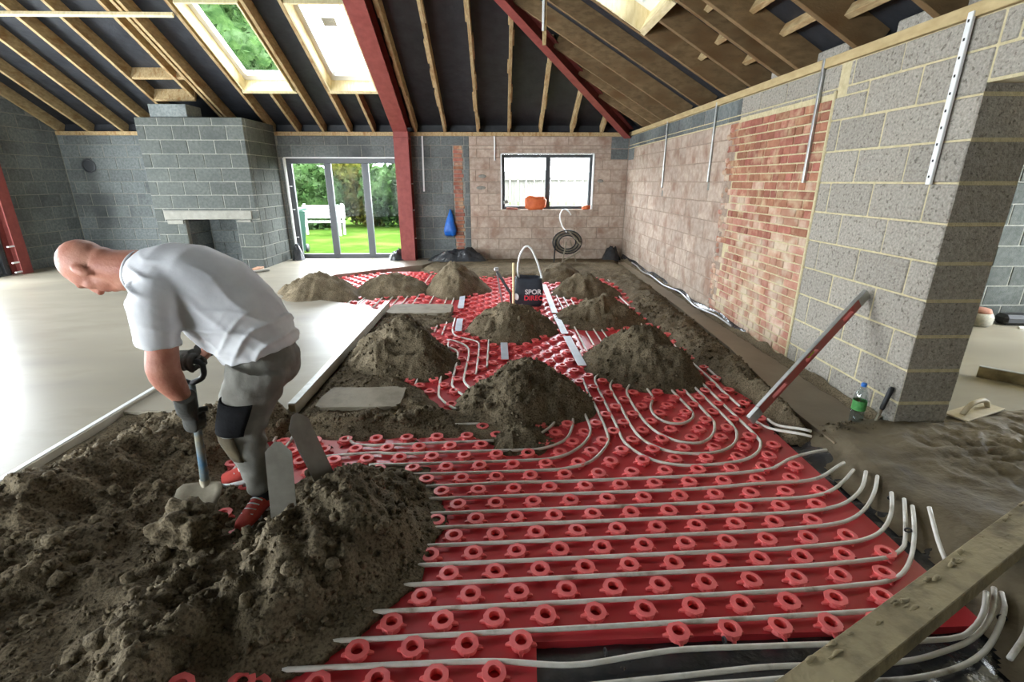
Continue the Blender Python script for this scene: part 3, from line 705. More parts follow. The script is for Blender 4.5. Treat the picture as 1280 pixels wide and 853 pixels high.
PIPES = {
't1':[(-0.414,2.263),(0.064,2.289),(0.32,2.291),(0.777,2.311),(1.248,2.339),(1.532,2.382),(1.604,2.415),(1.741,2.49),(1.969,2.535)],
't2':[(-0.55,2.146),(0.1,2.171),(1.001,2.205),(1.379,2.244),(1.652,2.262),(1.784,2.284),(1.968,2.379)],
't3':[(-0.5,2.03),(0.1,2.052),(0.956,2.085),(1.379,2.107),(1.596,2.122),(1.75,2.164),(1.864,2.228),(1.985,2.32)],
't4':[(-0.55,1.921),(0.1,1.946),(0.916,1.977),(1.318,1.993),(1.527,2.008),(1.695,2.04),(1.834,2.101),(1.926,2.167),(2.017,2.273)],
't5':[(-0.62,1.799),(0.1,1.827),(0.871,1.856),(1.255,1.874),(1.497,1.896),(1.674,1.929),(1.82,2.006),(1.945,2.109),(2.048,2.228)],
't6':[(-0.7,1.68),(0.1,1.71),(0.827,1.738),(1.189,1.749),(1.468,1.772),(1.657,1.798),(1.791,1.852),(1.906,1.943),(2.011,2.081)],
't7':[(-0.72,1.573),(0.1,1.604),(0.997,1.638),(1.314,1.651),(1.558,1.672),(1.701,1.693),(1.802,1.739),(1.873,1.806),(2.034,2.027)],
't8':[(-0.8,1.445),(0.1,1.479),(0.938,1.511),(1.236,1.524),(1.466,1.543),(1.597,1.559),(1.697,1.601),(1.804,1.688),(1.911,1.805),(2.031,1.972)],
't9':[(-0.9,1.324),(0.1,1.362),(0.882,1.392),(1.163,1.404),(1.49,1.42),(1.581,1.44)],
't10':[(-1.0,1.1),(-0.878,1.192),(-0.839,1.218),(-0.782,1.228),(-0.368,1.24),(-0.035,1.244),(0.232,1.224),(0.477,1.255),(0.645,1.273),(0.961,1.279),(1.283,1.283),(1.618,1.291),(1.721,1.316),(1.813,1.37),(1.904,1.455)],
't11':[(0.0,1.13),(0.294,1.161),(0.603,1.186),(0.879,1.209),(1.079,1.213),(1.383,1.218),(1.565,1.252),(1.71,1.296),(1.815,1.349),(1.889,1.405),(1.958,1.477)],
't12':[(0.45,1.12),(0.59,1.149),(0.855,1.163),(1.012,1.17),(1.251,1.153),(1.422,1.164),(1.584,1.198),(1.721,1.253),(1.839,1.328),(1.924,1.399),(1.965,1.454)],
't13':[(1.994,1.403),(1.929,1.326),(1.853,1.26),(1.739,1.195)],
'tip':[(2.01,1.871),(1.945,1.728),(1.919,1.65)],
'u1':[(1.185,3.771),(1.165,3.583),(1.163,3.38),(1.092,3.184),(1.092,3.03),(1.158,2.951),(1.247,2.949),(1.337,3.024),(1.374,3.151),(1.353,3.53),(1.377,3.767)],
'u2':[(1.065,3.847),(1.063,3.756),(1.053,3.635),(0.988,3.475),(0.976,3.241),(0.992,2.96),(1.042,2.8),(1.137,2.704),(1.256,2.687),(1.369,2.771),(1.453,2.925),(1.466,3.071),(1.448,3.729),(1.438,3.953)],
'u3':[(0.958,4.004),(0.953,3.85),(0.943,3.741),(0.879,3.573),(0.879,3.243),(0.879,2.916),(0.912,2.719),(1.019,2.598),(1.146,2.562),(1.311,2.573),(1.445,2.646),(1.533,2.767),(1.573,2.922),(1.564,3.341),(1.549,3.781),(1.535,4.071)],
'u4':[(0.858,4.129),(0.86,3.986),(0.841,3.853),(0.779,3.71),(0.777,3.274),(0.78,2.918),(0.782,2.702),(0.867,2.528),(1.006,2.445),(1.195,2.435),(1.403,2.47),(1.536,2.539),(1.631,2.652),(1.66,2.786),(1.651,3.253),(1.653,3.909),(1.654,4.33)],
'r1':[(1.754,4.62),(1.749,4.087),(1.759,3.619),(1.748,3.473)],
'r2':[(1.862,4.833),(1.837,4.316),(1.829,3.703)],
'r3':[(1.754,3.705),(1.751,3.569),(1.759,3.195)],
's1':[(1.752,2.985),(1.807,2.816),(1.952,2.66)],
's2':[(1.858,2.994),(1.858,2.843),(1.979,2.709)],
'l0':[(0.419,3.173),(0.388,3.059),(0.335,2.929),(0.215,2.788),(0.14,2.758)],
'l1':[(0.494,3.252),(0.493,3.114),(0.49,2.972),(0.411,2.752),(0.256,2.645),(0.093,2.626),(-0.326,2.615),(-0.62,2.6),(-0.792,2.616),(-1.094,2.577),(-1.185,2.561)],
'l2':[(0.58,3.423),(0.585,3.25),(0.598,2.946),(0.57,2.79),(0.466,2.631),(0.314,2.532),(0.07,2.507),(-0.598,2.483),(-0.731,2.484),(-0.778,2.481)],
'l3':[(0.683,3.748),(0.681,3.498),(0.695,3.167),(0.695,2.83),(0.665,2.685),(0.538,2.5),(0.392,2.426),(0.207,2.402),(-0.468,2.38),(-0.605,2.378)],
'sh':[(-0.504,2.96),(-0.151,2.975)],
'hk':[(-0.997,2.81),(-0.945,2.736),(-0.834,2.704),(-0.43,2.724),(-0.049,2.745)],
'v1':[(-0.548,4.835),(-0.531,4.428),(-0.5,3.574),(-0.449,3.359),(-0.326,3.204),(-0.159,3.187)],
'v2':[(-0.562,4.628),(-0.435,4.477),(-0.412,4.205),(-0.407,3.741),(-0.39,3.606),(-0.298,3.447),(-0.231,3.419)],
'v3':[(-0.568,4.84),(-0.479,4.794),(-0.35,4.623),(-0.31,4.38),(-0.314,3.774),(-0.263,3.603),(-0.232,3.506)],
'v4':[(-0.556,5.666),(-0.541,5.191),(-0.475,4.95),(-0.259,4.778),(-0.22,4.57),(-0.217,3.881)],
'v5':[(-0.127,4.885),(-0.127,4.032)],
'v6':[(-0.735,5.423),(-0.735,5.134)],
'v7':[(-0.639,5.49),(-0.639,5.012)],
'w1':[(-0.895,3.855),(-0.895,3.637)],
'w2':[(-0.702,3.952),(-0.702,3.665)],
'x1':[(0.837,5.633),(0.837,4.495),(0.837,4.353)],
'x2':[(0.94,5.094),(0.94,4.592)],
'x3':[(1.04,5.185),(1.04,4.694)],
'x4':[(1.128,5.152),(1.128,4.799)],
'y1':[(0.81,7.029),(0.81,5.982)],
'y2':[(0.899,6.761),(0.899,6.105)],
'y3':[(0.985,6.608),(0.985,6.278)],
'z1':[(1.707,6.907),(1.707,6.224)],
'z2':[(1.808,8.788),(1.808,7.876)],
'z3':[(1.63,5.476),(1.63,5.208)],
'f0':[(-1.191,7.737),(-1.191,6.374)],
'f1':[(-0.966,6.857),(-0.966,6.415)],
'f2':[(-0.762,6.852),(-0.762,6.411)],
'f3':[(-0.664,6.798),(-0.664,6.317)],
'f4':[(-1.339,7.08),(-1.339,6.333)],
'f5':[(-1.453,6.973),(-1.453,6.382)],
'f6':[(-1.546,6.87),(-1.546,6.338)],
'f7':[(-1.685,6.77),(-1.685,6.254)],
'f8':[(-0.567,6.847),(-0.567,6.226)],
'f9':[(-1.236,8.602),(-1.236,7.803)],
'f10':[(-1.933,6.777),(-1.933,6.347)],
'f11':[(-2.078,6.832),(-2.078,6.441)],
'k1':[(-1.581,2.756),(-1.553,2.541),(-1.537,2.377)],
'k2':[(-1.484,2.954),(-1.457,2.773)],
'k3':[(-1.36,2.832),(-1.343,2.598)],
}
# ------------------------------------------------------------------ sand (heights as functions of plan position)
def pile_h(X, Y, cx, cy, r, h, seed, dx=0.0, e=1.0, sharp=1.15):
    qx, qy = X - cx, (Y - cy) / e; a = np.arctan2(qy, qx)
    R = r * (1.02 + .22 * (vn(np.cos(a) * 1.3 + 5, np.sin(a) * 1.3 + 5, seed) - .5) * 2)
    px = dx * np.clip(1 - np.hypot(qx, qy) / r, 0, 1)
    q = np.hypot(qx - px, qy) / R
    z = h * (1 - np.clip(q, 0, 1.3) ** 1.3)
    amp = np.clip(z / (.4 * h), .15, 1)
    z = z + amp * (.075 * h / .37 * fbm(X * 4.5, Y * 4.5, seed, 3) + .05 * (lumps(X * 5, Y * 8, seed + 3, 2) - .45) + .042 * (lumps(X * 13, Y * 13, seed + 5, 2) - .42) + .026 * (lumps(X * 29, Y * 29, seed + 7, 2) - .4))
    return np.where(q > 1.12, -.05, z - .012)
SANDS = []
def sand_pile(c, r, h, label, seed, res=.02, dx=0, e=1.0, mat=None, extra=None, z0=0.0, group='heaped piles of screed sand'):
    n = int(3.1 * r / res); xs = np.linspace(c[0] - 1.55 * r, c[0] + 1.55 * r, n); ys = np.linspace(c[1] - 1.55 * r * e, c[1] + 1.55 * r * e, int(n * e))
    X, Y = np.meshgrid(xs, ys); Z = pile_h(X, Y, c[0], c[1], r, h, seed, dx, e)
    if extra: Z = np.maximum(Z, extra(X, Y))
    Z = Z + z0
    SANDS.append(lambda x, y: pile_h(x, y, c[0], c[1], r, h, seed, dx, e) + z0 if extra is None else np.maximum(pile_h(x, y, c[0], c[1], r, h, seed, dx, e), extra(x, y)) + z0)
    o = grid_mesh('sand_pile', X, Y, Z, Z > z0 - .01, mat or m_sand); return tag(o, label, 'sand pile', group)
sand_pile((-2.62, 6.95), .62, .37, 'sand pile nearest the hearth, half on the pale finished floor', 1, .026, z0=.01)
sand_pile((-1.6, 7.35), .58, .31, 'far sand pile in front of the patio doors', 2, .026)
sand_pile((-.70, 7.3), .52, .42, 'sharp-peaked far sand pile right of the red steel column', 3, .024)
sand_pile((.08, 5.2), .51, .345, 'sand pile in the middle of the mat just in front of the black bag', 4, .02)
tail = lambda X, Y: np.where(np.hypot((X - .13) / .19, (Y - 2.78) / .2) < 1.3, .10 * (1 - np.hypot((X - .13) / .19, (Y - 2.78) / .2)) + .05 * (lumps(X * 16, Y * 16, 41) - .35), -.05)
sand_pile((.2, 3.38), .51, .375, 'nearest central sand pile, heaped across the pipe bends', 5, .014, extra=tail, mat=m_sandd)
sand_pile((-.97, 4.25), .58, .42, 'broad sand pile beside the long screed rail', 6, .016, dx=.05, mat=m_sandd)
sand_pile((1.25, 4.02), .52, .385, 'dark crumbly sand pile in front of the brick patch', 7, .016, e=1.1, mat=m_sandd)
sand_pile((1.22, 5.65), .52, .31, 'middle sand pile of the row along the right-hand wall', 8, .02)
sand_pile((1.22, 7.1), .52, .31, 'fourth sand pile out along the right-hand wall, beyond the white strip', 9, .024)
sand_pile((1.03, 8.3), .5, .28, 'farthest sand pile, in front of the pipe decoiler', 10, .026)

def sand_bed(name, xr, yr, res, hf, mat, label, cat='sand', kind='stuff', lo=-.008):
    xs = np.arange(xr[0], xr[1] + res / 2, res); ys = np.arange(yr[0], yr[1] + res / 2, res); X, Y = np.meshgrid(xs, ys); Z = hf(X, Y)
    SANDS.append(hf); o = grid_mesh(name, X, Y, Z, Z > lo, mat); return tag(o, label, cat, kind=kind)

# foreground spread round the worker
FG = [(-2.8, .3), (-2.8, 2.6), (-2.7, 3.25), (-1.6, 3.25), (-1.42, 3.02), (-1.62, 2.78), (-1.62, 2.45), (-1.42, 2.36), (-1.30, 2.34), (-1.12, 2.34), (-.9, 2.47), (-.5, 2.40), (-.38, 2.2), (-.36, 2.0), (-.42, 1.7), (-.50, 1.5), (-.60, 1.38), (-.80, 1.25), (-.95, 1.12), (-1.15, .75), (-1.3, .4)]
RIDGE = [(-2.4, 1.1), (-2.3, 1.7), (-2.22, 2.1), (-2.12, 2.5), (-1.9, 2.8), (-1.62, 2.93)]
def fg(X, Y):
    Xw = X + .06 * fbm(X * 5, Y * 5, 50, 3); Yw = Y + .06 * fbm(X * 5, Y * 5, 54, 3)
    sd = poly_sd(Xw, Yw, FG)
    z = .055 * sstep(-.03, .16, sd) - .012 + .012 * np.exp(-((Y - 3.12) / .12) ** 2)
    dr = line_d(Xw, Yw, RIDGE)
    z = z + sstep(-2.64, -2.42, X) * .17 * np.exp(-(dr / .21) ** 2) * (.75 + .5 * vn(X * 3, Y * 3, 3)) + .06 * np.exp(-(line_d(Xw, Yw, [(-2.05, 1.0), (-1.85, 1.75), (-1.75, 2.1)]) / .1) ** 2)
    z = z + .20 * np.exp(-(((Xw + .72) / .30) ** 2 + ((Yw - 1.95) / .36) ** 2))            # mound right of the trowels
    z = z + .13 * np.exp(-(((Xw + .86) / .30) ** 2 + ((Yw - 1.55) / .28) ** 2))
    z = z + .10 * np.exp(-(((Xw + 1.2) / .22) ** 2 + ((Yw - 1.22) / .2) ** 2))
    z = z + .05 * np.exp(-(line_d(Xw, Yw, [(-1.75, .8), (-1.35, 1.25), (-1.12, 1.75)]) / .05) ** 2)
    z = z + .035 * np.exp(-(line_d(Xw, Yw, [(-1.35, .75), (-1.12, 1.15), (-.9, 1.75)]) / .045) ** 2)
    flat = np.exp(-(line_d(X, Y, [(-1.75, 1.1), (-1.5, 1.9)]) / .16) ** 2)                  # shovelled-out trough
    k = sstep(0, .15, sd) * (1 - .65 * flat) * sstep(-2.66, -2.4, X)
    z = z + k * (.07 * fbm(X * 4, Y * 4, 20, 3) + .07 * (lumps(X * 5 + Y * 3, Y * 5 - X * 2, 30, 2) - .4) + .034 * (lumps(X * 14, Y * 14, 33, 2) - .42) + .022 * (lumps(X * 31, Y * 31, 38, 2) - .4)) + .004 * (lumps(X * 45, Y * 45, 36, 2) - .4)
    return np.where(sd < -.08, -.05, z)
sand_bed('sand_spread', (-2.68, -.2), (.4, 3.15), .0125, fg, m_sandd, 'dark damp sand dug over and heaped round the man in the left foreground')
clod_xy = (-1.40, 1.9)

# bed between the rail and the mat
B2 = [(-1.48, 3.0), (-1.47, 5.95), (-1.3, 6.05), (-.6, 6.0), (-.52, 5.7), (-.7, 5.3), (-.85, 4.9), (-.72, 4.35), (-.85, 3.85), (-.62, 3.6), (-.5, 3.35), (-.3, 3.1), (-.2, 2.85), (-.45, 2.8), (-1.1, 2.8), (-1.5, 2.86)]
PADS = [(-1.33, -.74, 3.14, 3.5), (-1.4, -.62, 5.72, 6.18)]
def b2(X, Y):
    Xw = X + .05 * fbm(X * 5, Y * 5, 60, 3); Yw = Y + .05 * fbm(X * 5, Y * 5, 61, 3); sd = poly_sd(Xw, Yw, B2)
    z = .065 * sstep(-.04, .12, sd) - .014 + sstep(0, .1, sd) * (.03 * fbm(X * 6, Y * 6, 62, 3) + .03 * (lumps(X * 14, Y * 14, 63, 3) - .45))
    z = z + .05 * np.exp(-(line_d(Xw, Yw, [(-1.4, 3.0), (-.75, 2.98), (-.5, 3.02)]) / .07) ** 2)
    for x0, x1, y0, y1 in PADS:
        i = np.minimum(np.minimum(Xw - x0, x1 - Xw), np.minimum(Yw - y0, y1 - Yw)) - .03 + .07 * fbm(X * 7, Y * 7, 67, 3); z = np.where(i > -.02, np.minimum(z, .078 - (i + .02) * 1.2), z)
    return np.where(sd < -.08, -.05, z)
sand_bed('sand_bed', (-1.6, -.1), (2.7, 6.3), .02, b2, m_sand, 'rough sand bed lying between the long rail and the red mat')
# thin skim of sand across the pipes beside the central pile
B2b = [(-.62, 3.45), (-.45, 3.25), (-.1, 3.16), (.1, 3.1), (.3, 2.85), (.2, 2.72), (-.15, 2.82), (-.4, 2.86)]
def b2b(X, Y):
    sd = poly_sd(X + .05 * fbm(X * 6, Y * 6, 64, 3), Y + .05 * fbm(X * 6, Y * 6, 65, 3), B2b)
    return np.where(sd < -.08, -.05, .026 * sstep(-.04, .08, sd) - .008 + .010 * fbm(X * 9, Y * 9, 66, 3) * sstep(0, .05, sd))
sand_bed('sand_skim', (-.75, .45), (2.6, 3.6), .02, b2b, m_sand, 'thin skim of sand half burying nubs left of the nearest central pile')

# rough ridge between the mat and the levelled strip on the right
B3 = [(1.86, 2.75), (1.9, 3.0), (1.93, 3.4), (1.80, 3.85), (1.80, 4.4), (1.78, 5.1), (1.72, 6.0), (1.82, 7.0), (1.80, 8.0), (1.5, 8.3), (1.2, 8.5), (.2, 8.35), (-.2, 8.3), (-1.2, 8.7), (-1.45, 9.2), (-1.3, 10.15), (2.4, 10.15), (2.36, 9.6), (2.40, 8.0), (2.30, 6.0), (2.24, 4.6), (2.14, 3.5), (2.06, 3.0), (2.02, 2.72)]
def b3(X, Y):
    Xw = X + .05 * fbm(X * 5, Y * 5, 70, 3); Yw = Y + .06 * fbm(X * 5, Y * 5, 71, 3); sd = poly_sd(Xw, Yw, B3)
    rid = np.exp(-(line_d(Xw, Yw, [(2.0, 2.9), (2.02, 3.6), (2.0, 5.0), (2.05, 6.5), (2.08, 7.6)]) / .16) ** 2)
    far = sstep(8.4, 8.9, Y)
    z = .06 * sstep(-.05, .1, sd) - .012 + (1 - far) * .075 * rid * sstep(-.02, .1, sd) + sstep(0, .1, sd) * (1 - .75 * far) * (.03 * fbm(X * 6, Y * 6, 72, 3) + .04 * (lumps(X * 11, Y * 11, 73, 3) - .42) + .012 * (lumps(X * 33, Y * 33, 75, 2) - .4))
    return np.where(sd < -.1, -.05, z + .018 * far)
sand_bed('sand_ridge', (-1.6, 2.45), (2.5, 10.18), .022, b3, m_sand, 'loose rough sand ridge between the red mat and the levelled strip by the wall')
# sand crumbs gathered along the foot of the right wall
def bw(X, Y): return np.where((X > 2.37) & (Y > 2.84), .058 + .05 * np.exp(-((XR - X) / .045) ** 2) * (.4 + 1.2 * vn(X * 6, Y * 6, 77)) + .012 * fbm(X * 14, Y * 14, 78, 2) * np.exp(-((XR - X) / .08) ** 2) - .02 * sstep(.08, .16, XR - X), -.05)
sand_bed('sand_fillet', (2.38, 2.546), (2.85, 9.9), .018, bw, m_sand, 'narrow line of spilt sand along the foot of the brick and block wall', lo=.05)

# smeared mud at the right, running out through the opening
B5 = [(1.98, 2.9), (1.92, 2.35), (1.95, 2.0), (1.98, 1.7), (1.90, 1.5), (1.78, 1.2), (1.6, .9), (1.4, .5), (3.2, .4), (4.3, 1.6), (4.2, 2.6), (3.75, 3.05), (3.4, 3.12), (3.1, 3.05), (2.9, 2.98), (2.3, 2.98), (2.1, 2.95)]
def b5(X, Y):
    Xw = X + .05 * fbm(X * 4, Y * 4, 80, 3); Yw = Y + .05 * fbm(X * 4, Y * 4, 81, 3); sd = poly_sd(Xw, Yw, B5)
    z = .10 * sstep(-.06, .2, sd) - .012 + sstep(0, .2, sd) * (.022 * fbm(X * 2.2, Y * 2.2, 82, 2) + .012 * fbm(X * 7, Y * 7, 83, 3))
    rough = np.exp(-(((X - 2.95) / .55) ** 2 + ((Y - 2.4) / .38) ** 2)) + .8 * np.exp(-(((X - 3.7) / .35) ** 2 + ((Y - 2.75) / .25) ** 2))
    z = z + sstep(0, .12, sd) * rough * (.06 * (lumps(X * 6 + Y * 2, Y * 9, 84, 3) - .35) + .03 * (lumps(X * 16, Y * 18, 85, 2) - .4) + .02)
    z = z + .05 * np.exp(-(((X - 2.3) / .2) ** 2 + ((Y - 1.75) / .16) ** 2)) * (.6 + vn(X * 7, Y * 7, 5))
    return np.where(sd < -.1, -.05, z)
sand_bed('smeared_mud', (1.3, 4.4), (.4, 3.2), .016, b5, m_mud, 'wet sand and mud smeared over the floor towards the opening on the right', 'mud')

# ------------------------------------------------------------------ nubbed red mat
def sand_at(x, y):
    x = np.array([x]); y = np.array([y]); return max(float(f(x, y)[0]) for f in SANDS)
MATP = [(-2.9, 6.3), (-2.9, 8.5), (-2.1, 9.0), (2.05, 9.0), (2.05, 4.0), (1.92, 3.3), (1.83, 2.9), (1.83, 1.36), (.12, 1.33), (.1, .95), (-1.7, .95), (-1.7, 3.1), (-1.46, 3.12), (-1.46, 6.3)]
mat_root = empty('heating_mat', (0, 3, -.05), 'red plastic nubbed underfloor heating mat covering the middle of the floor', 'floor mat')
V, F = prism_vf(MATP, -.058, 0.0); mobj('base_sheet', V, F, m_red, mat_root)
def rowy(j): return 1.4226 + (.1135 * j + .00025 * j * j if j <= 20 else .1135 * 20 + .1 + (j - 20) * .1235)
def nub_mesh():
    n = 16; V = []; F = []
    prof = []
    for k in range(n):
        a = 2 * math.pi * k / n; lobe = 1.0 + (.028 if k % 2 else -.028)
        c, s = math.cos(a + .2), math.sin(a + .2)
        for r, z in ((.038, 0.0), (.033, .013), (.0425 * lobe, .023), (.0415 * lobe, .028), (.0225, .0295), (.0205, .004)): V.append((r * c, r * s, z))
    m = 6
    for k in range(n):
        k2 = (k + 1) % n
        for q in range(m - 1): F.append([k * m + q, k2 * m + q, k2 * m + q + 1, k * m + q + 1])
    for a in (.0, math.pi, math.pi * .5, math.pi * 1.5):                       # little feet at the base
        c, s = math.cos(a), math.sin(a); r0, r1, w = .032, (.058 if abs(c) > .5 else .05), .010; b = len(V)
        for r, t, z in ((r0, -w, 0), (r1, -w * .5, 0), (r1, w * .5, 0), (r0, w, 0), (r0, -w, .014), (r1 - .004, -w * .4, .008), (r1 - .004, w * .4, .008), (r0, w, .014)):
            V.append((r * c - t * s, r * s + t * c, z))
        F += [[b + 4, b + 5, b + 6, b + 7], [b, b + 1, b + 5, b + 4], [b + 1, b + 2, b + 6, b + 5], [b + 2, b + 3, b + 7, b + 6]]
    me = bpy.data.meshes.new('nub'); me.from_pydata(V, [], F); me.materials.append(m_nub); me.update(); return me, np.array(V), F
nub_me, nubV, nubF = nub_mesh()
samples = np.concatenate([catmull(p, .02) for p in PIPES.values()])
spots = []
matA = np.array(MATP)
for j in range(-4, 62):
    for i in range(-18, 12):
        x = .161 + .194 * i + (.097 if j % 2 else 0); y = rowy(j) + .04 * x if j >= 0 else 1.4226 + .1135 * j + .04 * x + .008
        if y > 2.95 and x < .08: x += .048                  # neighbouring panel, laid half a pitch across
        sd = float(poly_sd(np.array([x]), np.array([y]), MATP)[0])
        if sd < (.0 if y < 1.5 and x > .1 else .03): continue
        if sand_at(x, y) > .034: continue
        if np.min(np.hypot(samples[:, 0] - x, samples[:, 1] - y)) < .016: continue
        # shown by the camera at all?
        if abs(x) / max(y, .1) > 1.15: continue
        spots.append((x, y))
spots.sort(key=lambda p: p[0] ** 2 + p[1] ** 2)
far = []
for n, (x, y) in enumerate(spots):
    if n < 297:
        o = bpy.data.objects.new('nub', nub_me); C.objects.link(o); o.location = (x, y, 0.0 if n or True else 0)
        o.rotation_euler = (random.uniform(-.06, .06), random.uniform(-.06, .06), random.uniform(-.12, .12)); put(o, mat_root)
    else: far.append((nubV + np.array([x, y, 0]), nubF))
if far:
    V, F = join(far); o = mobj('far_nubs', V, F, m_nub, mat_root); o['kind'] = 'stuff'
for x, y, rx, rz in ((-1.03, 1.14, .35, .4), (-.86, 1.17, -.2, .2)) :      # nubs half dug out of the sand
    o = bpy.data.objects.new('nub', nub_me); C.objects.link(o); o.location = (x, y, max(0.0, sand_at(x, y) - .006)); o.rotation_euler = (rx, .15, rz); put(o, mat_root)
print('NUBS', len(spots))
# membrane showing past the edge of the mat
V = []; nx, ny = 60, 18; X, Y = np.meshgrid(np.linspace(.05, 2.0, nx), np.linspace(.8, 1.42, ny))
Z = -.035 + .03 * lumps(X * 6, Y * 5, 90, 2) * sstep(1.45, 1.2, Y); tag(grid_mesh('damp_proof_film', X, Y, Z, np.ones_like(X, bool), m_film), 'crumpled black film along the near edge of the red mat', 'film')
X, Y = np.meshgrid(np.linspace(1.78, 2.08, 12), np.linspace(1.3, 3.1, 60)); Z = -.03 + .045 * sstep(1.8, 2.05, X) + .03 * (lumps(X * 6, Y * 6, 91, 2) - .4)
tag(grid_mesh('damp_proof_film', X, Y, Z, np.ones_like(X, bool), m_film), 'black film lifting along the right-hand edge of the red mat', 'film')

# ------------------------------------------------------------------ pipes
PL = {
 't1': 'straight run eleventh from the near film edge, rising at its right end', 't2': 'straight run tenth from the near film edge, tip curling', 't3': 'straight run ninth from the near film edge',
 't4': 'straight run eighth from the near film edge', 't5': 'straight run seventh from the near film edge', 't6': 'straight run sixth from the near film edge', 't7': 'straight run fifth from the near film edge, tied upright at its bend',
 't8': 'straight run fourth from the near film edge, outermost tied bend', 't9': 'straight run third from the near film edge, passing under the plank', 't10': 'run along the very edge of the red mat above the film',
 't11': 'upper of the two runs lying loose on the black film', 't12': 'nearest run lying on the black film', 't13': 'short curved end sticking out of the mud at the right picture edge', 'tip': 'straight cut end poking up beside the muddy plank',
 'u1': 'innermost U-bend on the right of the mat', 'u2': 'second U-bend out from the middle on the right', 'u3': 'third U-bend out on the right', 'u4': 'outermost wide U-bend on the right of the mat',
 'r1': 'straight length just outside the U-bends, disappearing under sand', 'r2': 'outermost straight length at the foot of the sand ridge', 'r3': 'short straight length ending at the red spirit level', 's1': 'lower of two short ends beside the foot of the spirit level', 's2': 'upper of two short ends beside the foot of the spirit level',
 'l0': 'innermost short bend emerging from the nearest central pile', 'l1': 'long run bending up beside the nearest central pile, under the clump', 'l2': 'second long run bending up beside the nearest central pile', 'l3': 'third long run bending up right of the nearest central pile',
 'sh': 'short straight piece left of the nearest central pile', 'hk': 'run with a hooked left end beside the trowels', 'v1': 'outer left bend curving under the nearest central pile', 'v2': 'second left bend curving under the nearest central pile', 'v3': 'third left bend curving under the nearest central pile', 'v4': 'S-shaped run by the left white strip',
 'v5': 'straight piece left of the middle white strip', 'v6': 'left of two stubs by the narrow levelled pad', 'v7': 'right of two stubs by the narrow levelled pad', 'w1': 'left stub below the pile beside the rail', 'w2': 'right stub below the pile beside the rail',
 'x1': 'long straight piece right of the near end of the white strip', 'x2': 'first short piece between the two near right-hand piles', 'x3': 'second short piece between the two near right-hand piles', 'x4': 'third short piece between the two near right-hand piles',
 'y1': 'left of three lines beside the white strip near the bag', 'y2': 'middle of three lines beside the white strip near the bag', 'y3': 'right of three lines beside the white strip near the bag', 'z1': 'piece showing right of the middle wall-side pile', 'z2': 'farthest piece showing by the decoiler piles', 'z3': 'stub showing behind the dark crumbly pile',
 'k1': "piece behind the worker's shin", 'k2': 'left of two stubs above the upright trowel', 'k3': 'right of two stubs above the upright trowel'}
FAR = ['by the sharp-peaked far pile', 'just left of the sharp-peaked far pile', 'below the sharp-peaked far pile', 'right below the sharp-peaked far pile', 'between the two far left piles', 'below the far pile before the patio doors', 'left of the far pile before patio doors', 'midway along the far left mat edge', 'at the far end of the left white strip', 'behind far piles by the column', 'second from the pile nearest the hearth', 'closest to the pile nearest the hearth']
for i in range(12): PL['f%d' % i] = 'far mat line ' + FAR[i]
LIFT = {'t3': .03, 't4': .05, 't5': .05, 't6': .05, 't7': .05, 't8': .05, 't10': .04, 't11': .05, 't12': .05, 't13': .1, 'tip': .12, 's1': .05, 's2': .06, 't1': .03, 't2': .04}
RP = .0095
for k, p in PIPES.items():
    Q = catmull(p, .035); z = np.full(len(Q), .020)
    if k in LIFT:
        L = np.concatenate([[0], np.cumsum(np.hypot(*np.diff(Q, axis=0).T))])
        if k == 'tip': z = .12 - .1 * L / L[-1] + .02
        elif k == 't13': z = .04 + .09 * (1 - L / L[-1])
        else: z = z + LIFT[k] * sstep(L[-1] - .35, L[-1], L)
    if k in ('t11', 't12'): z = z - .012
    V, F = tube_vf(np.column_stack([Q, z]), RP, 8); o = mobj('heating_pipe', V, F, m_pipe, None, True)
    tag(o, 'grey heating pipe, ' + PL[k], 'pipe', 'grey heating pipes on the red mat')
def tie(x, y, z, d, par=None):
    V, F = tube_vf(np.array([[math.cos(t) * .0125, math.sin(t) * .0125, 0] for t in np.linspace(0, 6.28, 13)]), .0042, 6); V = rot_to(V, d, (x, y, z)); return V, F
for (x, y, z), d, lab in (((.36, 1.268, .02), (1, .1, 0), 'black cable tie on the edge pipe above the film, left one'), ((.80, 1.303, .02), (1, .05, 0), 'black cable tie on the edge pipe above the film, right one'), ((1.895, 1.825, .05), (.4, .8, .2), 'black cable tie binding the tall bent pipe ends beside the plank'), ((1.88, 1.36, .035), (.5, .8, .1), 'black cable tie round the loose pipes right of the plank'), ((1.995, 2.06, .055), (.3, .8, .3), 'black cable tie on the sixth bent pipe end')):
    V, F = tie(x, y, z, d); tag(mobj('cable_tie', V, F, m_black, None, True), lab, 'cable tie', 'cable ties')

# pale flat strips laid over the mat
def strip(p0, p1, w, label):
    beam_o = beam('joint_strip', (p0[0], p0[1], .034), (p1[0], p1[1], .034), w, .006, (0, 0, 1), m_tape); tag(beam_o, label, 'strip', 'pale joint strips')
    return beam_o
strip((-.55, 6.88), (-.52, 6.1), .075, 'pale flat strip left of the open mat, far piece above the pad')
strip((-.49, 5.6), (-.47, 5.1), .075, 'pale flat strip left of the open mat, near piece below the pad')
strip((.03, 4.68), (.035, 4.2), .07, 'pale flat strip showing between the two central sand piles')
strip((.69, 7.6), (.675, 5.84), .075, 'pale flat strip running away behind the black bag')
strip((.675, 5.76), (.69, 4.97), .075, 'pale flat strip on the right, middle length')
strip((.697, 4.88), (.725, 4.02), .08, 'pale flat strip on the right, nearest length with a torn end')

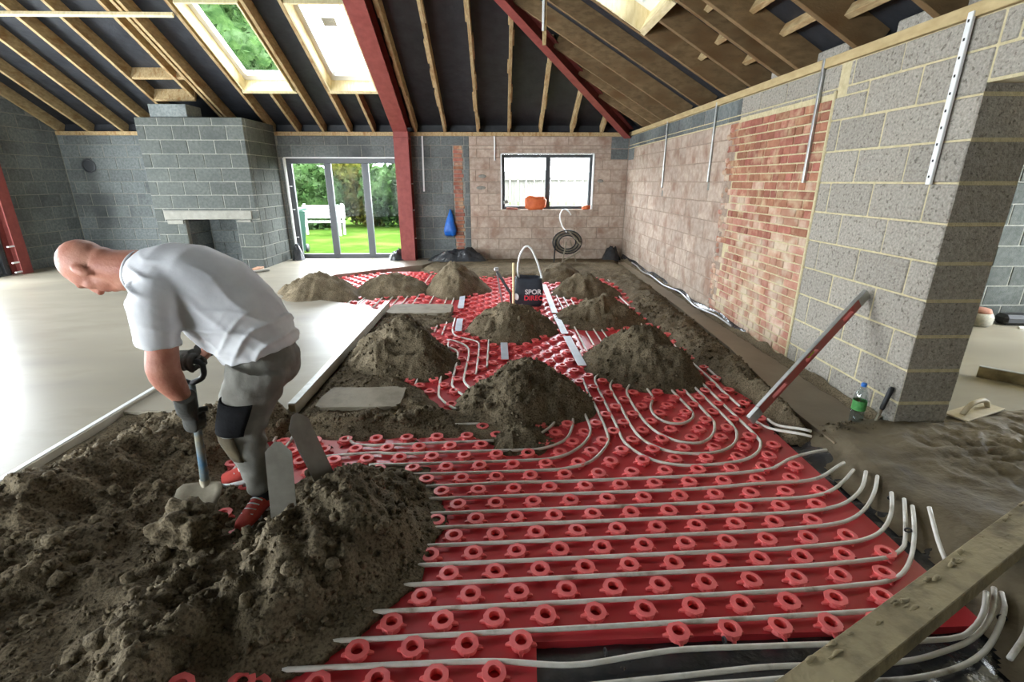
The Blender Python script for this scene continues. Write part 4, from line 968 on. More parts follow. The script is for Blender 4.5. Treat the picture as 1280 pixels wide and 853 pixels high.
# ------------------------------------------------------------------ loose crumbs on the sand
def sand_field(x, y): return np.max(np.stack([f(x, y) for f in SANDS]), 0)
def clods(n, xr, yr, r0, r1, label, seed):
    g = np.random.default_rng(seed); x = g.uniform(*xr, n); y = g.uniform(*yr, n); z = sand_field(x, y); k = z > .05; x, y, z = x[k], y[k], z[k]
    r = r0 + (r1 - r0) * g.random(len(x)) ** 3; E, Fe = ellipsoid_vf((0, 0, 0), (1, 0, 0), (0, 1, 0), (0, 0, 1), 8, 5); parts = []
    for a, b, c, q in zip(x, y, z, r):
        V = E * g.uniform(.7, 1.2, 3) * (1 + g.uniform(-.28, .28, (len(E), 1))) * q; parts.append((V + (a, b, c + q * .15), Fe))
    V, F = join(parts); return tag(mobj('sand_clods', V, F, m_sandd, None, True), label, 'sand', kind='stuff')
def crumbs(n, xr, yr, r0, r1, label, seed):
    g = np.random.default_rng(seed); x = g.uniform(*xr, n); y = g.uniform(*yr, n); z = sand_field(x, y); k = (z > .03) | ((z > -.02) & (g.random(n) < .12)); x, y, z = x[k], y[k], np.maximum(z[k], .0)
    r = r0 + (r1 - r0) * g.random(len(x)) ** 4
    O = np.array([(1, 0, 0), (-1, 0, 0), (0, 1, 0), (0, -1, 0), (0, 0, 1), (0, 0, -1)], float); Fo = [(0, 2, 4), (2, 1, 4), (1, 3, 4), (3, 0, 4), (2, 0, 5), (1, 2, 5), (3, 1, 5), (0, 3, 5)]
    V = O[None] * (r[:, None, None] * g.uniform(.6, 1.3, (len(x), 6, 1))) + g.normal(0, 1, (len(x), 6, 3)) * r[:, None, None] * .18
    V = V + np.stack([x, y, z + r * .3], 1)[:, None]; F = (np.array(Fo)[None] + 6 * np.arange(len(x))[:, None, None]).reshape(-1, 3)
    return tag(mobj('sand_crumbs', V.reshape(-1, 3), F, m_sandd, None, True), label, 'sand', kind='stuff')
clods(1500, (-2.6, -.35), (.6, 3.0), .008, .034, 'rough clods of sand lying on the heap round the worker', 4)
clods(900, (-1.5, 2.4), (2.8, 6.0), .008, .026, 'rough clods of sand lying on the middle piles', 5)
crumbs(9000, (-2.6, -.3), (.6, 3.1), .003, .018, 'loose crumbs of sand scattered over the left foreground', 1)
crumbs(16000, (-1.5, 2.4), (2.7, 6.5), .004, .016, 'loose crumbs of sand over the middle piles', 2)
# ------------------------------------------------------------------ rails, plank, tools
r = empty('screed_rail', (-2.67, 2.5, .0), 'weathered pale straightedge rail at the edge of the finished floor, left foreground', 'rail')
box('rail_body', (-2.685, 1.2, -.02), (-2.645, 3.64, .088), m_woodw, r, .003); box('top_face', (-2.69, 1.2, .088), (-2.655, 3.64, .094), m_white, r, .002)
r = empty('screed_rail', (-1.49, 4.7, .0), 'long aluminium screed rail beside the broad sand pile', 'rail')
box('rail_body', (-1.50, 3.13, .02), (-1.455, 6.2, .108), m_woodw, r, .003); box('top_face', (-1.505, 3.13, .108), (-1.45, 6.2, .114), m_alu, r, .002); box('end_cap', (-1.5, 3.122, .025), (-1.455, 3.13, .105), m_plank, r, .001)

p0, p1 = np.array([.52, .84, .10]), np.array([2.95, 2.02, .21])
pl = empty('timber_plank', (1.5, 1.3, .03), 'mud-caked timber plank lying across the bottom right corner', 'plank')
def wob(V): V = V.copy(); V[:, 2] += .004 * (vn(V[:, 0] * 9, V[:, 1] * 9, 7) - .5); return V
V, F = beam_vf(p0, p1, .125, .062, (-.1, .1, 1)); mobj('board', V, F, m_plank, pl)
for k in range(40):                                       # lumps of dried mud along the far edge
    t = random.random(); c = p0 + (p1 - p0) * t + np.array([-.437, .9, 0]) * (.055 - .09 * random.random() ** 2.5) + np.array([0, 0, .031])
    s = random.uniform(.004, .011); V, F = ellipsoid_vf(c, (s * 2.6, s * 1.2, 0), (-s * .4, s * .8, 0), (0, 0, s * .4), 12, 8); V = V + ((vn3(V * 60, k) - .5) * .012)[:, None]; mobj('mud_lump', V, F, m_plank, pl, True)

# spirit level leaning on the pier
m_lvl = M('red_level_paint', srgb(168, 80, 74), srgb(152, 92, 84), 10, .55)
a, b = np.array([1.685, 2.915, .055]), np.array([2.525, 3.215, .865]); d = nrm(b - a); side = nrm(np.cross(d, (0, 0, 1))); upv = np.cross(side, d)
lv = empty('spirit_level', (1.69, 2.92, .03), 'red spirit level leaning against the grey block pier', 'spirit level')
L = np.linalg.norm(b - a)
def seg(t0, t1, w, dep, m, nm, off=0): beam(nm, a + d * t0, a + d * t1, w, dep, upv, m, lv, off=off, b=.002)
seg(0, .1, .03, .074, m_alu, 'end_block'); seg(L - .09, L, .03, .074, m_alu, 'end_block')
cuts = [(.22, .36), (.56, .68), (L - .26, L - .16)]; t = .1
for c0, c1 in cuts:
    seg(t, c0, .028, .072, m_lvl, 'body'); seg(c0, c1, .028, .02, m_lvl, 'body', .026); seg(c0, c1, .028, .02, m_lvl, 'body', -.026); t = c1
seg(t, L - .09, .028, .072, m_lvl, 'body')
m_vial = M('vial_yellow', srgb(190, 200, 60), None, rough=.2)
V, F = tube_vf(np.array([a + d * (.56 + .03), a + d * (.68 - .03)]), .009, 10); mobj('vial', V, F, m_vial, lv, True)
seg(.1, L - .09, .027, .006, m_alu, 'top_edge', .038)

# water bottle
bt = empty('water_bottle', (2.355, 2.84, .062), 'clear plastic water bottle with blue cap and green label', 'bottle')
m_bot = glass('bottle_plastic', (.90, .95, .97, 1), .14); m_lab = M('green_label', srgb(60, 130, 66), srgb(90, 160, 90), 30, .5); m_cap = M('blue_cap', srgb(50, 110, 190), None, rough=.4)
V, F = lathe_vf([(.028, 0), (.038, .004), (.04, .015), (.037, .03), (.04, .045), (.04, .06), (.0375, .075), (.04, .09), (.04, .19), (.036, .215), (.022, .248), (.0145, .258), (.0145, .27)], 24, (2.355, 2.84, .064)); mobj('bottle_body', V, F, m_bot, bt, True)
V, F = lathe_vf([(.0405, .105), (.0408, .11), (.0408, .165), (.0405, .17)], 24, (2.355, 2.84, .064)); mobj('paper_label', V, F[:-2], m_lab, bt, True)
V, F = lathe_vf([(.0165, .268), (.0165, .288), (.013, .292)], 18, (2.355, 2.84, .064)); mobj('cap', V, F, m_cap, bt, True)
V, F = lathe_vf([(.034, .006), (.0365, .016), (.0365, .1)], 24, (2.355, 2.84, .064)); mobj('water', V, F, glass('water', (.86, .93, .95, 1), .05), bt, True)

# hammer leaning on the pier
hm = empty('claw_hammer', (2.48, 2.8, .07), 'claw hammer with black grip leaning on the pier beside the bottle', 'hammer')
h0, h1 = np.array([2.455, 2.80, .075]), np.array([2.538, 2.83, .33]); hd_ = nrm(h1 - h0); m_hs = M('dirty_steel', srgb(130, 122, 104), srgb(150, 142, 124), 20, .5, metal=.5)
V, F = tube_vf(np.array([h0 + (h1 - h0) * t for t in (0, .2, .42)]), [.010, .009, .010], 10); mobj('shaft', V, F, m_hs, hm, True)
V, F = tube_vf(np.array([h0 + (h1 - h0) * t for t in (.40, .45, .6, .8, .95, 1.0)]), [.012, .015, .0145, .016, .0165, .010], 12); mobj('grip', V, F, m_black, hm, True)
V, F = join([tube_vf(np.array([h0 + np.array([-.05, -.02, .0]), h0 + np.array([-.022, -.01, .0])]), [.016, .014], 12), tube_vf(np.array([h0 + np.array([-.03, -.012, 0]), h0, h0 + np.array([.03, .01, .005]), h0 + np.array([.065, .0, -.005])]), [.011, .014, .012, .004], 10)])
mobj('hammer_head', V, F, m_hs, hm, True)

# plastic float with bow handle
m_flo = M('cream_plastic', srgb(196, 184, 156), srgb(176, 164, 138), 14, .6)
fl = empty('plastering_float', (3.22, 2.92, .09), 'cream plastic float with bow handle lying on the mud in the opening', 'float')
V, F = beam_vf((3.02, 2.83, .105), (3.42, 2.98, .115), .14, .012, (0, 0, 1)); mobj('blade', V, F, m_flo, fl)
tube('handle', [(3.09, 2.855, .115), (3.12, 2.865, .155), (3.16, 2.88, .178), (3.22, 2.905, .182), (3.29, 2.93, .18), (3.33, 2.945, .158), (3.36, 2.957, .118)], .016, m_flo, fl, 10)
t2 = empty('timber_straightedge', (4.2, 3.35, .066), 'brown timber straightedge lying on the pale floor beyond the opening', 'straightedge')
beam('board', (3.93, 3.62, .11), (4.75, 2.83, .11), .04, .088, (0, 0, 1), m_plank, t2); beam('bright_edge', (3.93, 3.62, .157), (4.75, 2.83, .157), .04, .006, (0, 0, 1), m_alu, t2)
pt = empty('clay_pot', (5.33, 5.1, .066), 'small brown and grey pot against the far wall of the next room', 'pot')
V, F = lathe_vf([(.09, 0), (.12, .03), (.125, .1), (.10, .15)], 18, (5.33, 5.08, .068)); mobj('pot_body', V, F, m_mgrey, pt, True)
V, F = lathe_vf([(.1, .15), (.08, .19), (.05, .2)], 18, (5.33, 5.08, .068)); mobj('pot_top', V, F, m_brick, pt, True)
V, F = beam_vf((5.6, 5.12, .13), (6.1, 5.05, .13), .18, .12, (0, 0, 1), b=.04); tag(mobj('black_bag', V, F, m_black), 'black bundle on the floor by the far wall of the next room', 'bundle')
tag(beam('pale_batten', (5.65, 4.93, .08), (6.25, 4.86, .08), .03, .025, (0, 0, 1), m_white), 'pale batten on the floor in front of the black bundle', 'batten')

# steel trowels stuck in the heap
m_trow = M('worn_steel', srgb(104, 100, 90), srgb(122, 118, 108), 8, .5, metal=.3)
def trowel(base, topdir, nrmv, L, w, label, handle=True):
    t = nrm(topdir); n = nrm(np.array(nrmv) - t * (np.array(nrmv) @ t)); s = np.cross(t, n)
    o = empty('steel_trowel', tuple(base), label, 'trowel')
    pts = [(-w / 2, 0), (w / 2, 0), (w / 2, L - .05), (w * .12, L), (-w * .12, L), (-w / 2, L - .05)]
    V, F = prism_vf(pts, -.0012, .0012); V = np.array(base) + V[:, :1] * s + V[:, 1:2] * t + V[:, 2:] * n; mobj('blade', V, F, m_trow, o)
    if handle:
        c = np.array(base) + t * L * .5 + n * .01
        V, F = join([beam_vf(c - t * .15, c + t * .12, .022, .012, n), tube_vf(np.array([c + n * .0, c + n * .05]), .008, 8)]); mobj('tang', V, F, m_alu, o)
        V, F = tube_vf(catmull([c - t * .07 + n * .055, c + n * .062, c + t * .07 + n * .055], .02), .017, 10); mobj('handle', V, F, m_black, o, True)
    return o
trowel((-.995, 1.86, .10), (.06, .03, 1), (-.1, 1, .05), .43, .112, 'steel trowel standing upright in the sand, flat face to the viewer')
trowel((-.87, 2.10, .14), (-.30, .02, 1), (-.86, .45, -.1), .42, .115, 'steel trowel leaning to the left behind the upright one')

# wall strips and conduits
def wstrip(p0, p1, w, d, up, label, mat=m_white, cat='conduit', dots=0):
    o = empty('wall_conduit', tuple(p1), label, cat, 'pale strips fixed down the walls')
    beam('strip', p0, p1, w, d, up, mat, o)
    P0, P1_ = np.array(p0), np.array(p1)
    for k in range(dots):
        c = P0 + (P1_ - P0) * (k + .5) / dots - np.array(up) * d * .5; block('screw_hole', c, (.006, .01, .014), m_black, o, .001)
    return o
wstrip((2.53, 2.945, 2.46), (2.53, 2.945, 1.58), .035, .02, (1, 0, 0), 'white perforated strip on the grey pier, nearest of the wall strips', dots=10)
wstrip((2.535, 4.2, 2.5), (2.535, 4.2, 1.585), .026, .024, (1, 0, 0), 'galvanised conduit hanging over the brick patch', m_alu)
wstrip((2.535, 6.16, 2.47), (2.535, 6.16, 1.585), .026, .02, (1, 0, 0), 'pale conduit down the pink blocks just past the brick patch', m_alu)
wstrip((2.535, 7.9, 2.45), (2.535, 7.9, 1.5), .024, .02, (1, 0, 0), 'thin pale conduit farthest along the right-hand wall', m_alu)
wstrip((-1.5, YB - .012, 2.43), (-1.52, YB - .012, 1.4), .03, .02, (0, 1, 0), 'white conduit on dark blocks right of the steel column')
wstrip((-.1, YB - .012, 2.43), (-.1, YB - .012, 1.98), .03, .02, (0, 1, 0), 'short white conduit above left of the window')
wstrip((-4.36, YB - .012, 2.45), (-4.36, YB - .012, 1.2), .025, .02, (0, 1, 0), 'grey conduit between the chimney breast and the patio doors', m_alu)
for y, z in ((6.16, 1.54), (7.9, 1.42), (9.4, 1.75), (9.6, 1.3)):
    box('socket_recess', (XR - .002, y - .03, z - .05), (XR + .02, y + .03, z + .04), m_mdark, wall_right, .004)
# hanging batten with white conduit under the hip
hb = empty('hanging_batten', (.53, 6.5, 3.13), 'short timber batten with white conduit hanging from the roof', 'batten')
beam('timber', (.535, 6.5, 4.2), (.535, 6.5, 3.12), .045, .03, (0, 1, 0), m_timber, hb); beam('white_conduit', (.515, 6.475, 4.2), (.515, 6.475, 3.26), .025, .022, (0, 1, 0), m_white, hb)
# round vent
V, F = lathe_vf([(.13, 0), (.135, .02), (.11, .026), (.10, .006), (.02, .004)], 24)
tag(mobj('round_vent', rot_to(V, (0, -1, 0), (-7.98, YB - .004, 1.88)), F, m_frame, None, False), 'dark round vent high on the back wall left of the chimney', 'vent')
# blue bag hanging on the wall, black plastic below
m_blue = M('blue_plastic', srgb(34, 96, 176), srgb(24, 78, 150), 12, .4)
V, F = loft_vf([((-1.0, YB - .03, 1.06), (.012, 0, 0), (0, .01, 0)), ((-1.0, YB - .04, .95), (.05, 0, 0), (0, .03, 0)), ((-1.02, YB - .06, .78), (.10, 0, 0), (0, .05, 0)), ((-1.02, YB - .07, .64), (.13, 0, 0), (0, .06, 0)), ((-1.02, YB - .06, .55), (.11, 0, 0), (0, .05, 0)), ((-1.02, YB - .05, .53), (.07, 0, 0), (0, .03, 0))], 20)
V = V + ((vn3(V * 22, 3) - .5) * .03)[:, None]; V[:, 1] = np.minimum(V[:, 1], YB - .003)
tag(mobj('hanging_bag', V, F, m_blue, None, True), 'bright blue plastic bag hanging on the dark block wall', 'bag')
def crumple(name, c, sx, sy, h, seed, label, mat=m_film, cat='plastic sheet', res=26):
    X, Y = np.meshgrid(np.linspace(-1, 1, res), np.linspace(-1, 1, res)); q = X ** 2 + Y ** 2 + .35 * (vn(X * 2 + 3, Y * 2 + 3, seed) - .5)
    Z = c[2] + h * np.clip(1 - q, -.2, 1) * (.35 + 1.0 * lumps(X * 2 + 9, Y * 2 + 9, seed, 3)); return tag(grid_mesh(name, c[0] + X * sx, c[1] + Y * sy, Z, Z > c[2] - .01, mat), label, cat)
crumple('plastic_sheet', (-.85, 9.9, .07), .62, .22, .28, 3, 'crumpled black plastic sheet on the floor below the blue bag')
crumple('plastic_sheet', (-4.5 + .38, 10.02, .07), .12, .12, .3, 5, 'small dark plastic bundle in the corner by the patio door', res=18)
crumple('plastic_sheet', (2.28, 10.0, .07), .2, .14, .26, 6, 'black plastic bunched up in the far right corner', res=18)
crumple('plastic_sheet', (-2.1, 9.98, .07), .2, .12, .22, 8, 'black plastic scrap at the foot of the steel column', res=18)
# membrane upstand along the right wall
ys = np.linspace(4.75, 10.1, 90); X = np.stack([2.545 - .012 - .035 * vn(ys * 3, ys * 0 + 2, 4), 2.545 - .004 - .008 * vn(ys * 5, ys * 0, 5), 2.548 + 0 * ys], 0); Z = np.stack([.06 + 0 * ys, .09 + .05 * vn(ys * 2, ys * 0 + 4, 6), .10 + .07 * vn(ys * 2.4, ys * 0 + 6, 7)], 0); Yg = np.stack([ys] * 3, 0)
tag(grid_mesh('membrane_upstand', X, Yg, Z, np.ones_like(X, bool), m_film), 'black membrane turned up along the foot of the pink block wall', 'membrane')
tube('foil_edge', [(2.50 + .02 * math.sin(y * 3), y, .10 + .02 * math.sin(y * 5)) for y in np.linspace(5.0, 9.2, 14)], .012, m_alu, None, 6, .08); o = bpy.data.objects[-1] if False else [q for q in C.objects if q.name.startswith('foil_edge')][0]; tag(o, 'silvery foil edge lying along the black membrane by the wall', 'foil strip')

# window-sill things
m_or = M('orange_plastic', srgb(206, 110, 66), srgb(190, 92, 52), 14, .5)
V, F = loft_vf([((.72, YB - .02, 1.045), (.13, 0, 0), (0, .05, 0)), ((.72, YB - .02, 1.1), (.20, 0, 0), (0, .06, 0)), ((.72, YB - .02, 1.22), (.21, 0, 0), (0, .055, 0)), ((.70, YB - .02, 1.3), (.17, 0, 0), (0, .04, 0)), ((.68, YB - .02, 1.31), (.12, 0, 0), (0, .02, 0))], 16)
V = V + ((vn3(V * 14, 9) - .5) * .05)[:, None]; ob = tag(mobj('orange_bag', V, F, m_or, None, True), 'crumpled orange plastic bag on the window sill', 'bag')
V, F = ellipsoid_vf((1.75, YB - .01, 1.09), (.085, 0, 0), (0, .06, 0), (0, 0, .055), 16, 9); V = V + ((vn3(V * 20, 2) - .5) * .03)[:, None]; tag(mobj('orange_bundle', V, F, m_or, None, True), 'small orange bundle at the right end of the window sill', 'bundle')
V, F = beam_vf((.12, YB - .03, 1.07), (.36, YB - .03, 1.06), .07, .045, (0, 0, 1), b=.015); tag(mobj('brick_scrap', V, F, m_brick2), 'brick scrap at the left end of the window sill', 'brick')
# decoiler with coil of pipe
dc = empty('pipe_decoiler', (1.28, 9.55, .08), 'wire pipe decoiler with a dark coil standing below the window', 'decoiler')
for k in range(7):
    R = .13 + .016 * k; V, F = tube_vf(np.array([[math.cos(t) * R * 1.25, .02 * math.sin(k * 2.2) + .03 * (k % 3), math.sin(t) * R] for t in np.linspace(0, 2 * math.pi, 29)]) + np.array([1.30, 9.5, .47]), .011, 6); mobj('coil', V, F, m_black if k % 3 == 0 else m_hs, dc, True)
for a_, b_ in (((1.05, 9.5, .08), (1.07, 9.5, .52)), ((1.20, 9.42, .08), (1.28, 9.48, .48)), ((1.55, 9.45, .30), (1.22, 9.42, .12)), ((1.5, 9.6, .08), (1.36, 9.55, .5)), ((1.32, 9.48, .68), (1.56, 9.45, .42))): beam('frame_leg', a_, b_, .024, .024, (0, 1, 0), m_black if a_[0] < 1.1 else m_hs, dc)
tube('hose', [(1.28, 9.5, .66), (1.2, 9.6, .78), (1.17, 9.75, .92), (1.22, 9.9, 1.03), (1.3, 9.98, 1.06), (1.38, 9.98, 1.01), (1.42, 9.98, .95)], .013, m_white, dc, 8)

# black bag with hose, stick and dark stand
m_bag = M('dark_bag', srgb(58, 62, 70), srgb(44, 48, 54), 6, .5, .3, 12)
bg_ = empty('tool_bag', (.36, 6.3, .03), 'dark upright bag with white and red lettering and a pale hose loop', 'bag')
sq = lambda cx_, cy_, z, a_, b_: [(cx_ + a_ * math.copysign(abs(math.cos(t)) ** .35, math.cos(t)), cy_ + b_ * math.copysign(abs(math.sin(t)) ** .35, math.sin(t)), z) for t in np.linspace(0, 2 * math.pi, 28, endpoint=False)]
rings = [sq(.365, 6.3, .032, .17, .13), sq(.365, 6.3, .08, .19, .145), sq(.365, 6.3, .25, .19, .14), sq(.365, 6.3, .39, .178, .13), sq(.365, 6.3, .405, .165, .118), sq(.365, 6.3, .36, .155, .108)]
V = np.array([p for r_ in rings for p in r_]); V = V + ((vn3(V * 16, 4) - .5) * .018)[:, None]; n = 28
F = [[i * n + k, i * n + (k + 1) % n, (i + 1) * n + (k + 1) % n, (i + 1) * n + k] for i in range(5) for k in range(n)] + [list(range(n))[::-1], [5 * n + k for k in range(n)]]
mobj('bag_body', V, F, m_bag, bg_, True)
def text(s, c, size, mat, parent, name='lettering'):
    cu = bpy.data.curves.new('t', 'FONT'); cu.body = s; cu.size = size; cu.extrude = .002; cu.offset = .002; cu.align_x = 'CENTER'
    o = bpy.data.objects.new('t', cu); C.objects.link(o); bpy.context.view_layer.update(); me = bpy.data.meshes.new_from_object(o.evaluated_get(bpy.context.evaluated_depsgraph_get()))
    V = np.array([v.co for v in me.vertices]); Fo = [list(p.vertices) for p in me.polygons]; bpy.data.objects.remove(o)
    return mobj(name, np.stack([c[0] + V[:, 0], c[1] - V[:, 2], c[2] + V[:, 1]], 1), Fo, mat, parent)
m_pinkt = M('red_lettering', srgb(232, 70, 84), None, rough=.5)
text('SPOR', (.42, 6.144, .205), .088, m_white, bg_); text('DIREC', (.425, 6.144, .125), .088, m_pinkt, bg_)
V, F = lathe_vf([(.045, 0), (.045, .003), (.034, .0035), (.03, .003)], 20); V[:, 0] *= .7; mobj('emblem', rot_to(V, (-.25, -1, 0), (.205, 6.155, .17)), F, m_white, bg_, True)
tube('hose_loop', [(.24, 6.3, .39), (.225, 6.3, .5), (.25, 6.29, .68), (.32, 6.28, .80), (.39, 6.28, .78), (.47, 6.27, .62), (.52, 6.26, .47), (.545, 6.25, .38)], .014, m_white, bg_, 8)
tag(tube('wooden_stick', [(.165, 6.15, .035), (.166, 6.16, .3), (.166, 6.17, .61)], .016, m_pine, None, 10), 'wooden stick standing against the left side of the dark bag', 'stick')
ds = empty('angle_stand', (.0, 6.3, .03), 'small dark bent stand on the mat left of the stick', 'stand')
beam('strut', (-.06, 6.3, .5), (.13, 6.25, .19), .03, .03, (0, 0, 1), m_black, ds); beam('strut', (-.055, 6.3, .5), (.02, 6.38, .03), .022, .022, (0, 1, 0), m_alu, ds); block('head', (-.055, 6.3, .505), (.06, .05, .05), m_alu, ds, .01); beam('strut', (.13, 6.25, .2), (.135, 6.25, .03), .025, .025, (0, 1, 0), m_black, ds)

# odds and ends by the hearth
for c, s, m, lab in (((-4.6, 8.55, .1), (.22, .1, .065), m_brick2, 'loose red brick on the floor by the hearth, left one'), ((-4.34, 8.75, .1), (.12, .2, .065), m_brick, 'loose orange brick on the floor by the hearth, right one')):
    tag(block('loose_brick', c, s, m, None, .006), lab, 'brick', 'loose bricks')
tag(beam('pale_board', (-4.55, 8.3, .085), (-4.15, 8.72, .095), .09, .03, (0, 0, 1), m_lint), 'pale board offcut lying in front of the chimney corner', 'board')

# shovel clod and loose crumbs of sand
V, F = ellipsoid_vf((-1.40, 1.84, .12), (.15, .02, 0), (-.03, .12, 0), (0, 0, .10), 64, 40)
n_ = (V - np.array([-1.40, 1.84, .12])); V = V + n_ / (np.linalg.norm(n_, axis=1)[:, None]) * (((vn3(V * 9, 1) - .5) * .12 + (vn3(V * 24, 2) - .5) * .08 + (vn3(V * 55, 3) - .5) * .045))[:, None]
tag(mobj('sand_clod', V, F, m_sandd, None, True), 'big clod of damp sand turned over in front of the shovel', 'clod')
# ------------------------------------------------------------------ the worker, bent over a shovel
m_skin = M('skin', srgb(176, 122, 100), srgb(156, 98, 80), 12, .55, .25, 90, spec=.35, c3=srgb(184, 138, 116), s3=7)
m_shirt = M('white_cotton', srgb(214, 214, 214), srgb(200, 200, 202), 6, .9, .15, 30)
m_trou = M('grey_workwear', srgb(108, 106, 98), srgb(128, 126, 118), 8, .9, .3, 40, c3=srgb(90, 86, 76), s3=4)
m_patch = M('black_cordura', srgb(18, 18, 19), srgb(27, 27, 28), 12, .95, .3, 60, spec=.08)
m_pad = M('muddy_kneepad', srgb(88, 78, 58), srgb(70, 62, 46), 10, .9, .4, 40)
m_glove = M('dark_glove', srgb(58, 58, 54), srgb(76, 74, 68), 14, .85, .3, 60)
m_shoe = M('orange_red_trainer', srgb(204, 84, 72), srgb(186, 66, 58), 14, .7)
m_sock = M('dark_sock', srgb(46, 48, 52), None, rough=.9)
man = empty('person', (-1.22, 2.18, .03), 'bald man in white T-shirt and grey work trousers bending over a shovel', 'person')
A = lambda *v: np.array(v, float)
def limb(P, R, seg=18, flat=None):
    """tapering limb through P with radii R, as rings square to the path"""
    Q = catmull(P, .03); t = np.linspace(0, len(P) - 1, len(Q)); 
    L = np.concatenate([[0], np.cumsum(np.linalg.norm(np.diff(np.array(P, float), axis=0), axis=1))]); LQ = np.concatenate([[0], np.cumsum(np.linalg.norm(np.diff(Q, axis=0), axis=1))])
    r = np.interp(LQ / LQ[-1], L / L[-1], R); return tube_vf(Q, r, seg)
HC = A(-1.797, 2.17, 1.240); U = nrm(A(-.975, 0, .22)); Fw = nrm(A(-.22, 0, -.975)); Lf = A(0, 1, 0)
def hp(u, f, l): return HC + U * u + Fw * f + Lf * l
def hell(u, f, l, a, b, c, sg=20, rg=14): return ellipsoid_vf(hp(u, f, l), U * a, Fw * b, Lf * c, sg, rg)
head = [hell(.035, -.012, 0, .108, .102, .078), hell(.02, .035, 0, .085, .062, .068), hell(-.05, .045, 0, .07, .052, .056), hell(-.098, .062, 0, .028, .03, .036),
        hell(.03, .086, 0, .018, .016, .052), hell(-.012, .098, 0, .03, .02, .013), hell(-.03, .108, 0, .014, .016, .018), hell(-.055, .083, 0, .022, .016, .03), hell(-.068, .088, 0, .008, .012, .022), hell(-.078, .084, 0, .008, .012, .02),
        hell(-.02, .062, .046, .03, .025, .018), hell(-.02, .062, -.046, .03, .025, .018), hell(-.045, -.045, 0, .06, .055, .058), hell(-.10, .0, 0, .07, .07, .055), hell(-.125, .03, 0, .06, .05, .045)]
for s in (-1, 1):
    head += [ellipsoid_vf(hp(-.012, .0, s * .081), U * .038 + Fw * -.006, Fw * .022, Lf * .013 + Fw * -.006 * 1, 16, 10), ellipsoid_vf(hp(-.036, .006, s * .078), U * .014, Fw * .011, Lf * .01, 12, 8)]
neck = limb([hp(-.03, -.02, 0), A(-1.68, 2.18, 1.235), A(-1.60, 2.19, 1.23), A(-1.50, 2.2, 1.2)], [.07, .078, .082, .09])
SH_N, SH_F = A(-1.43, 2.0, 1.15), A(-1.45, 2.40, 1.15)
EL_N, WR_N, HA_N = A(-1.440, 1.955, .845), A(-1.412, 2.0, .672), A(-1.435, 2.02, .56)
EL_F, WR_F, HA_F = A(-1.40, 2.47, .92), A(-1.40, 2.24, .845), A(-1.405, 2.13, .80)
arms = [limb([SH_N, A(-1.425, 1.97, .98), EL_N, A(-1.435, 1.968, .78), WR_N, A(-1.415, 2.015, .64)], [.05, .058, .064, .060, .034, .012]), limb([SH_F, A(-1.42, 2.45, 1.02), EL_F, WR_F, HA_F], [.075, .062, .052, .034, .02])]
tors = [limb([A(-1.52, 2.2, 1.19), A(-1.36, 2.2, 1.14), A(-1.26, 2.2, 1.05), A(-1.17, 2.2, .95), A(-1.12, 2.2, .84)], [.11, .12, .12, .10, .07]),
        limb([SH_N, A(-1.44, 2.2, 1.19), SH_F], [.065, .09, .065])]
HIPN, KNN, ANN = A(-1.09, 2.10, .82), A(-1.225, 2.07, .50), A(-1.19, 2.075, .13)
HIPF, KNF, ANF = A(-1.13, 2.30, .82), A(-1.37, 2.34, .50), A(-1.35, 2.37, .13)
legs = [limb([HIPN, KNN, ANN], [.06, .05, .036]), limb([HIPF, KNF, ANF], [.06, .05, .036])]
fuse('body', head + [neck] + arms + tors + legs, m_skin, man, voxel=.0075, smooth=3)

# T-shirt
def ring(c, top, half_w): c = A(*c); top = A(*top); return (c, top - c, A(0, half_w, 0))
def tor(c, ax, h, w): a = nrm(A(*ax)); return (A(*c), A(-a[2], 0, a[0]) * -h if False else nrm(np.cross(a, A(0, 1, 0))) * h, A(0, w, 0))
shirt = [loft_vf([tor((-1.618, 2.185, 1.222), (1, 0, -.25), .086, .09), tor((-1.575, 2.19, 1.215), (1, 0, -.2), .115, .14), tor((-1.50, 2.2, 1.19), (1, 0, -.2), .155, .2), tor((-1.40, 2.2, 1.16), (1, 0, -.35), .178, .215),
                  tor((-1.30, 2.2, 1.085), (.9, 0, -.65), .195, .212), tor((-1.215, 2.2, .995), (.72, 0, -.75), .195, .208), tor((-1.155, 2.2, .90), (.45, 0, -.95), .178, .205), tor((-1.135, 2.2, .835), (.25, 0, -1), .172, .202)], 36),
         limb([A(-1.44, 2.08, 1.18), A(-1.435, 1.99, 1.12), A(-1.43, 1.965, 1.02), A(-1.435, 1.955, .945)], [.105, .098, .086, .083]),
         limb([A(-1.46, 2.33, 1.18), A(-1.44, 2.42, 1.1), A(-1.42, 2.45, 1.0)], [.105, .09, .078])]
def folds(co, no):
    x, y, z = co.T
    cr = lambda s: (1 - np.abs(np.sin(s * .5))) ** 2.2 - .3
    w = .014 * cr((x * .55 + z) * 80 + 7 * vn3(co * 6, 1)) * np.exp(-((x + 1.50) ** 2 / .006 + (z - 1.20) ** 2 / .006)) * 1.6      # behind the shoulder
    w = w + .020 * cr((x - z * .8) * 70 + 8 * vn3(co * 5, 2)) * np.exp(-((x + 1.08) ** 2 / .02 + (z - .92) ** 2 / .012))                 # gathers at the waist
    w = w + .016 * cr((x * .5 + z) * 55 + 9 * vn3(co * 4, 3)) * np.exp(-((x + 1.24) ** 2 / .05 + (z - .93) ** 2 / .02))
    w = w + .014 * (vn3(co * 6, 5) - .5) + .007 * (vn3(co * 18, 6) - .5) + .008 * cr((x * .9 + z + y * .4) * 46 + 6 * vn3(co * 4, 8)) * np.clip(vn3(co * 4, 9) * 2 - .6, 0, 1)
    return co + no * w[:, None]
sh = fuse('t_shirt', shirt, m_shirt, man, voxel=.0085, smooth=6, deform=folds)
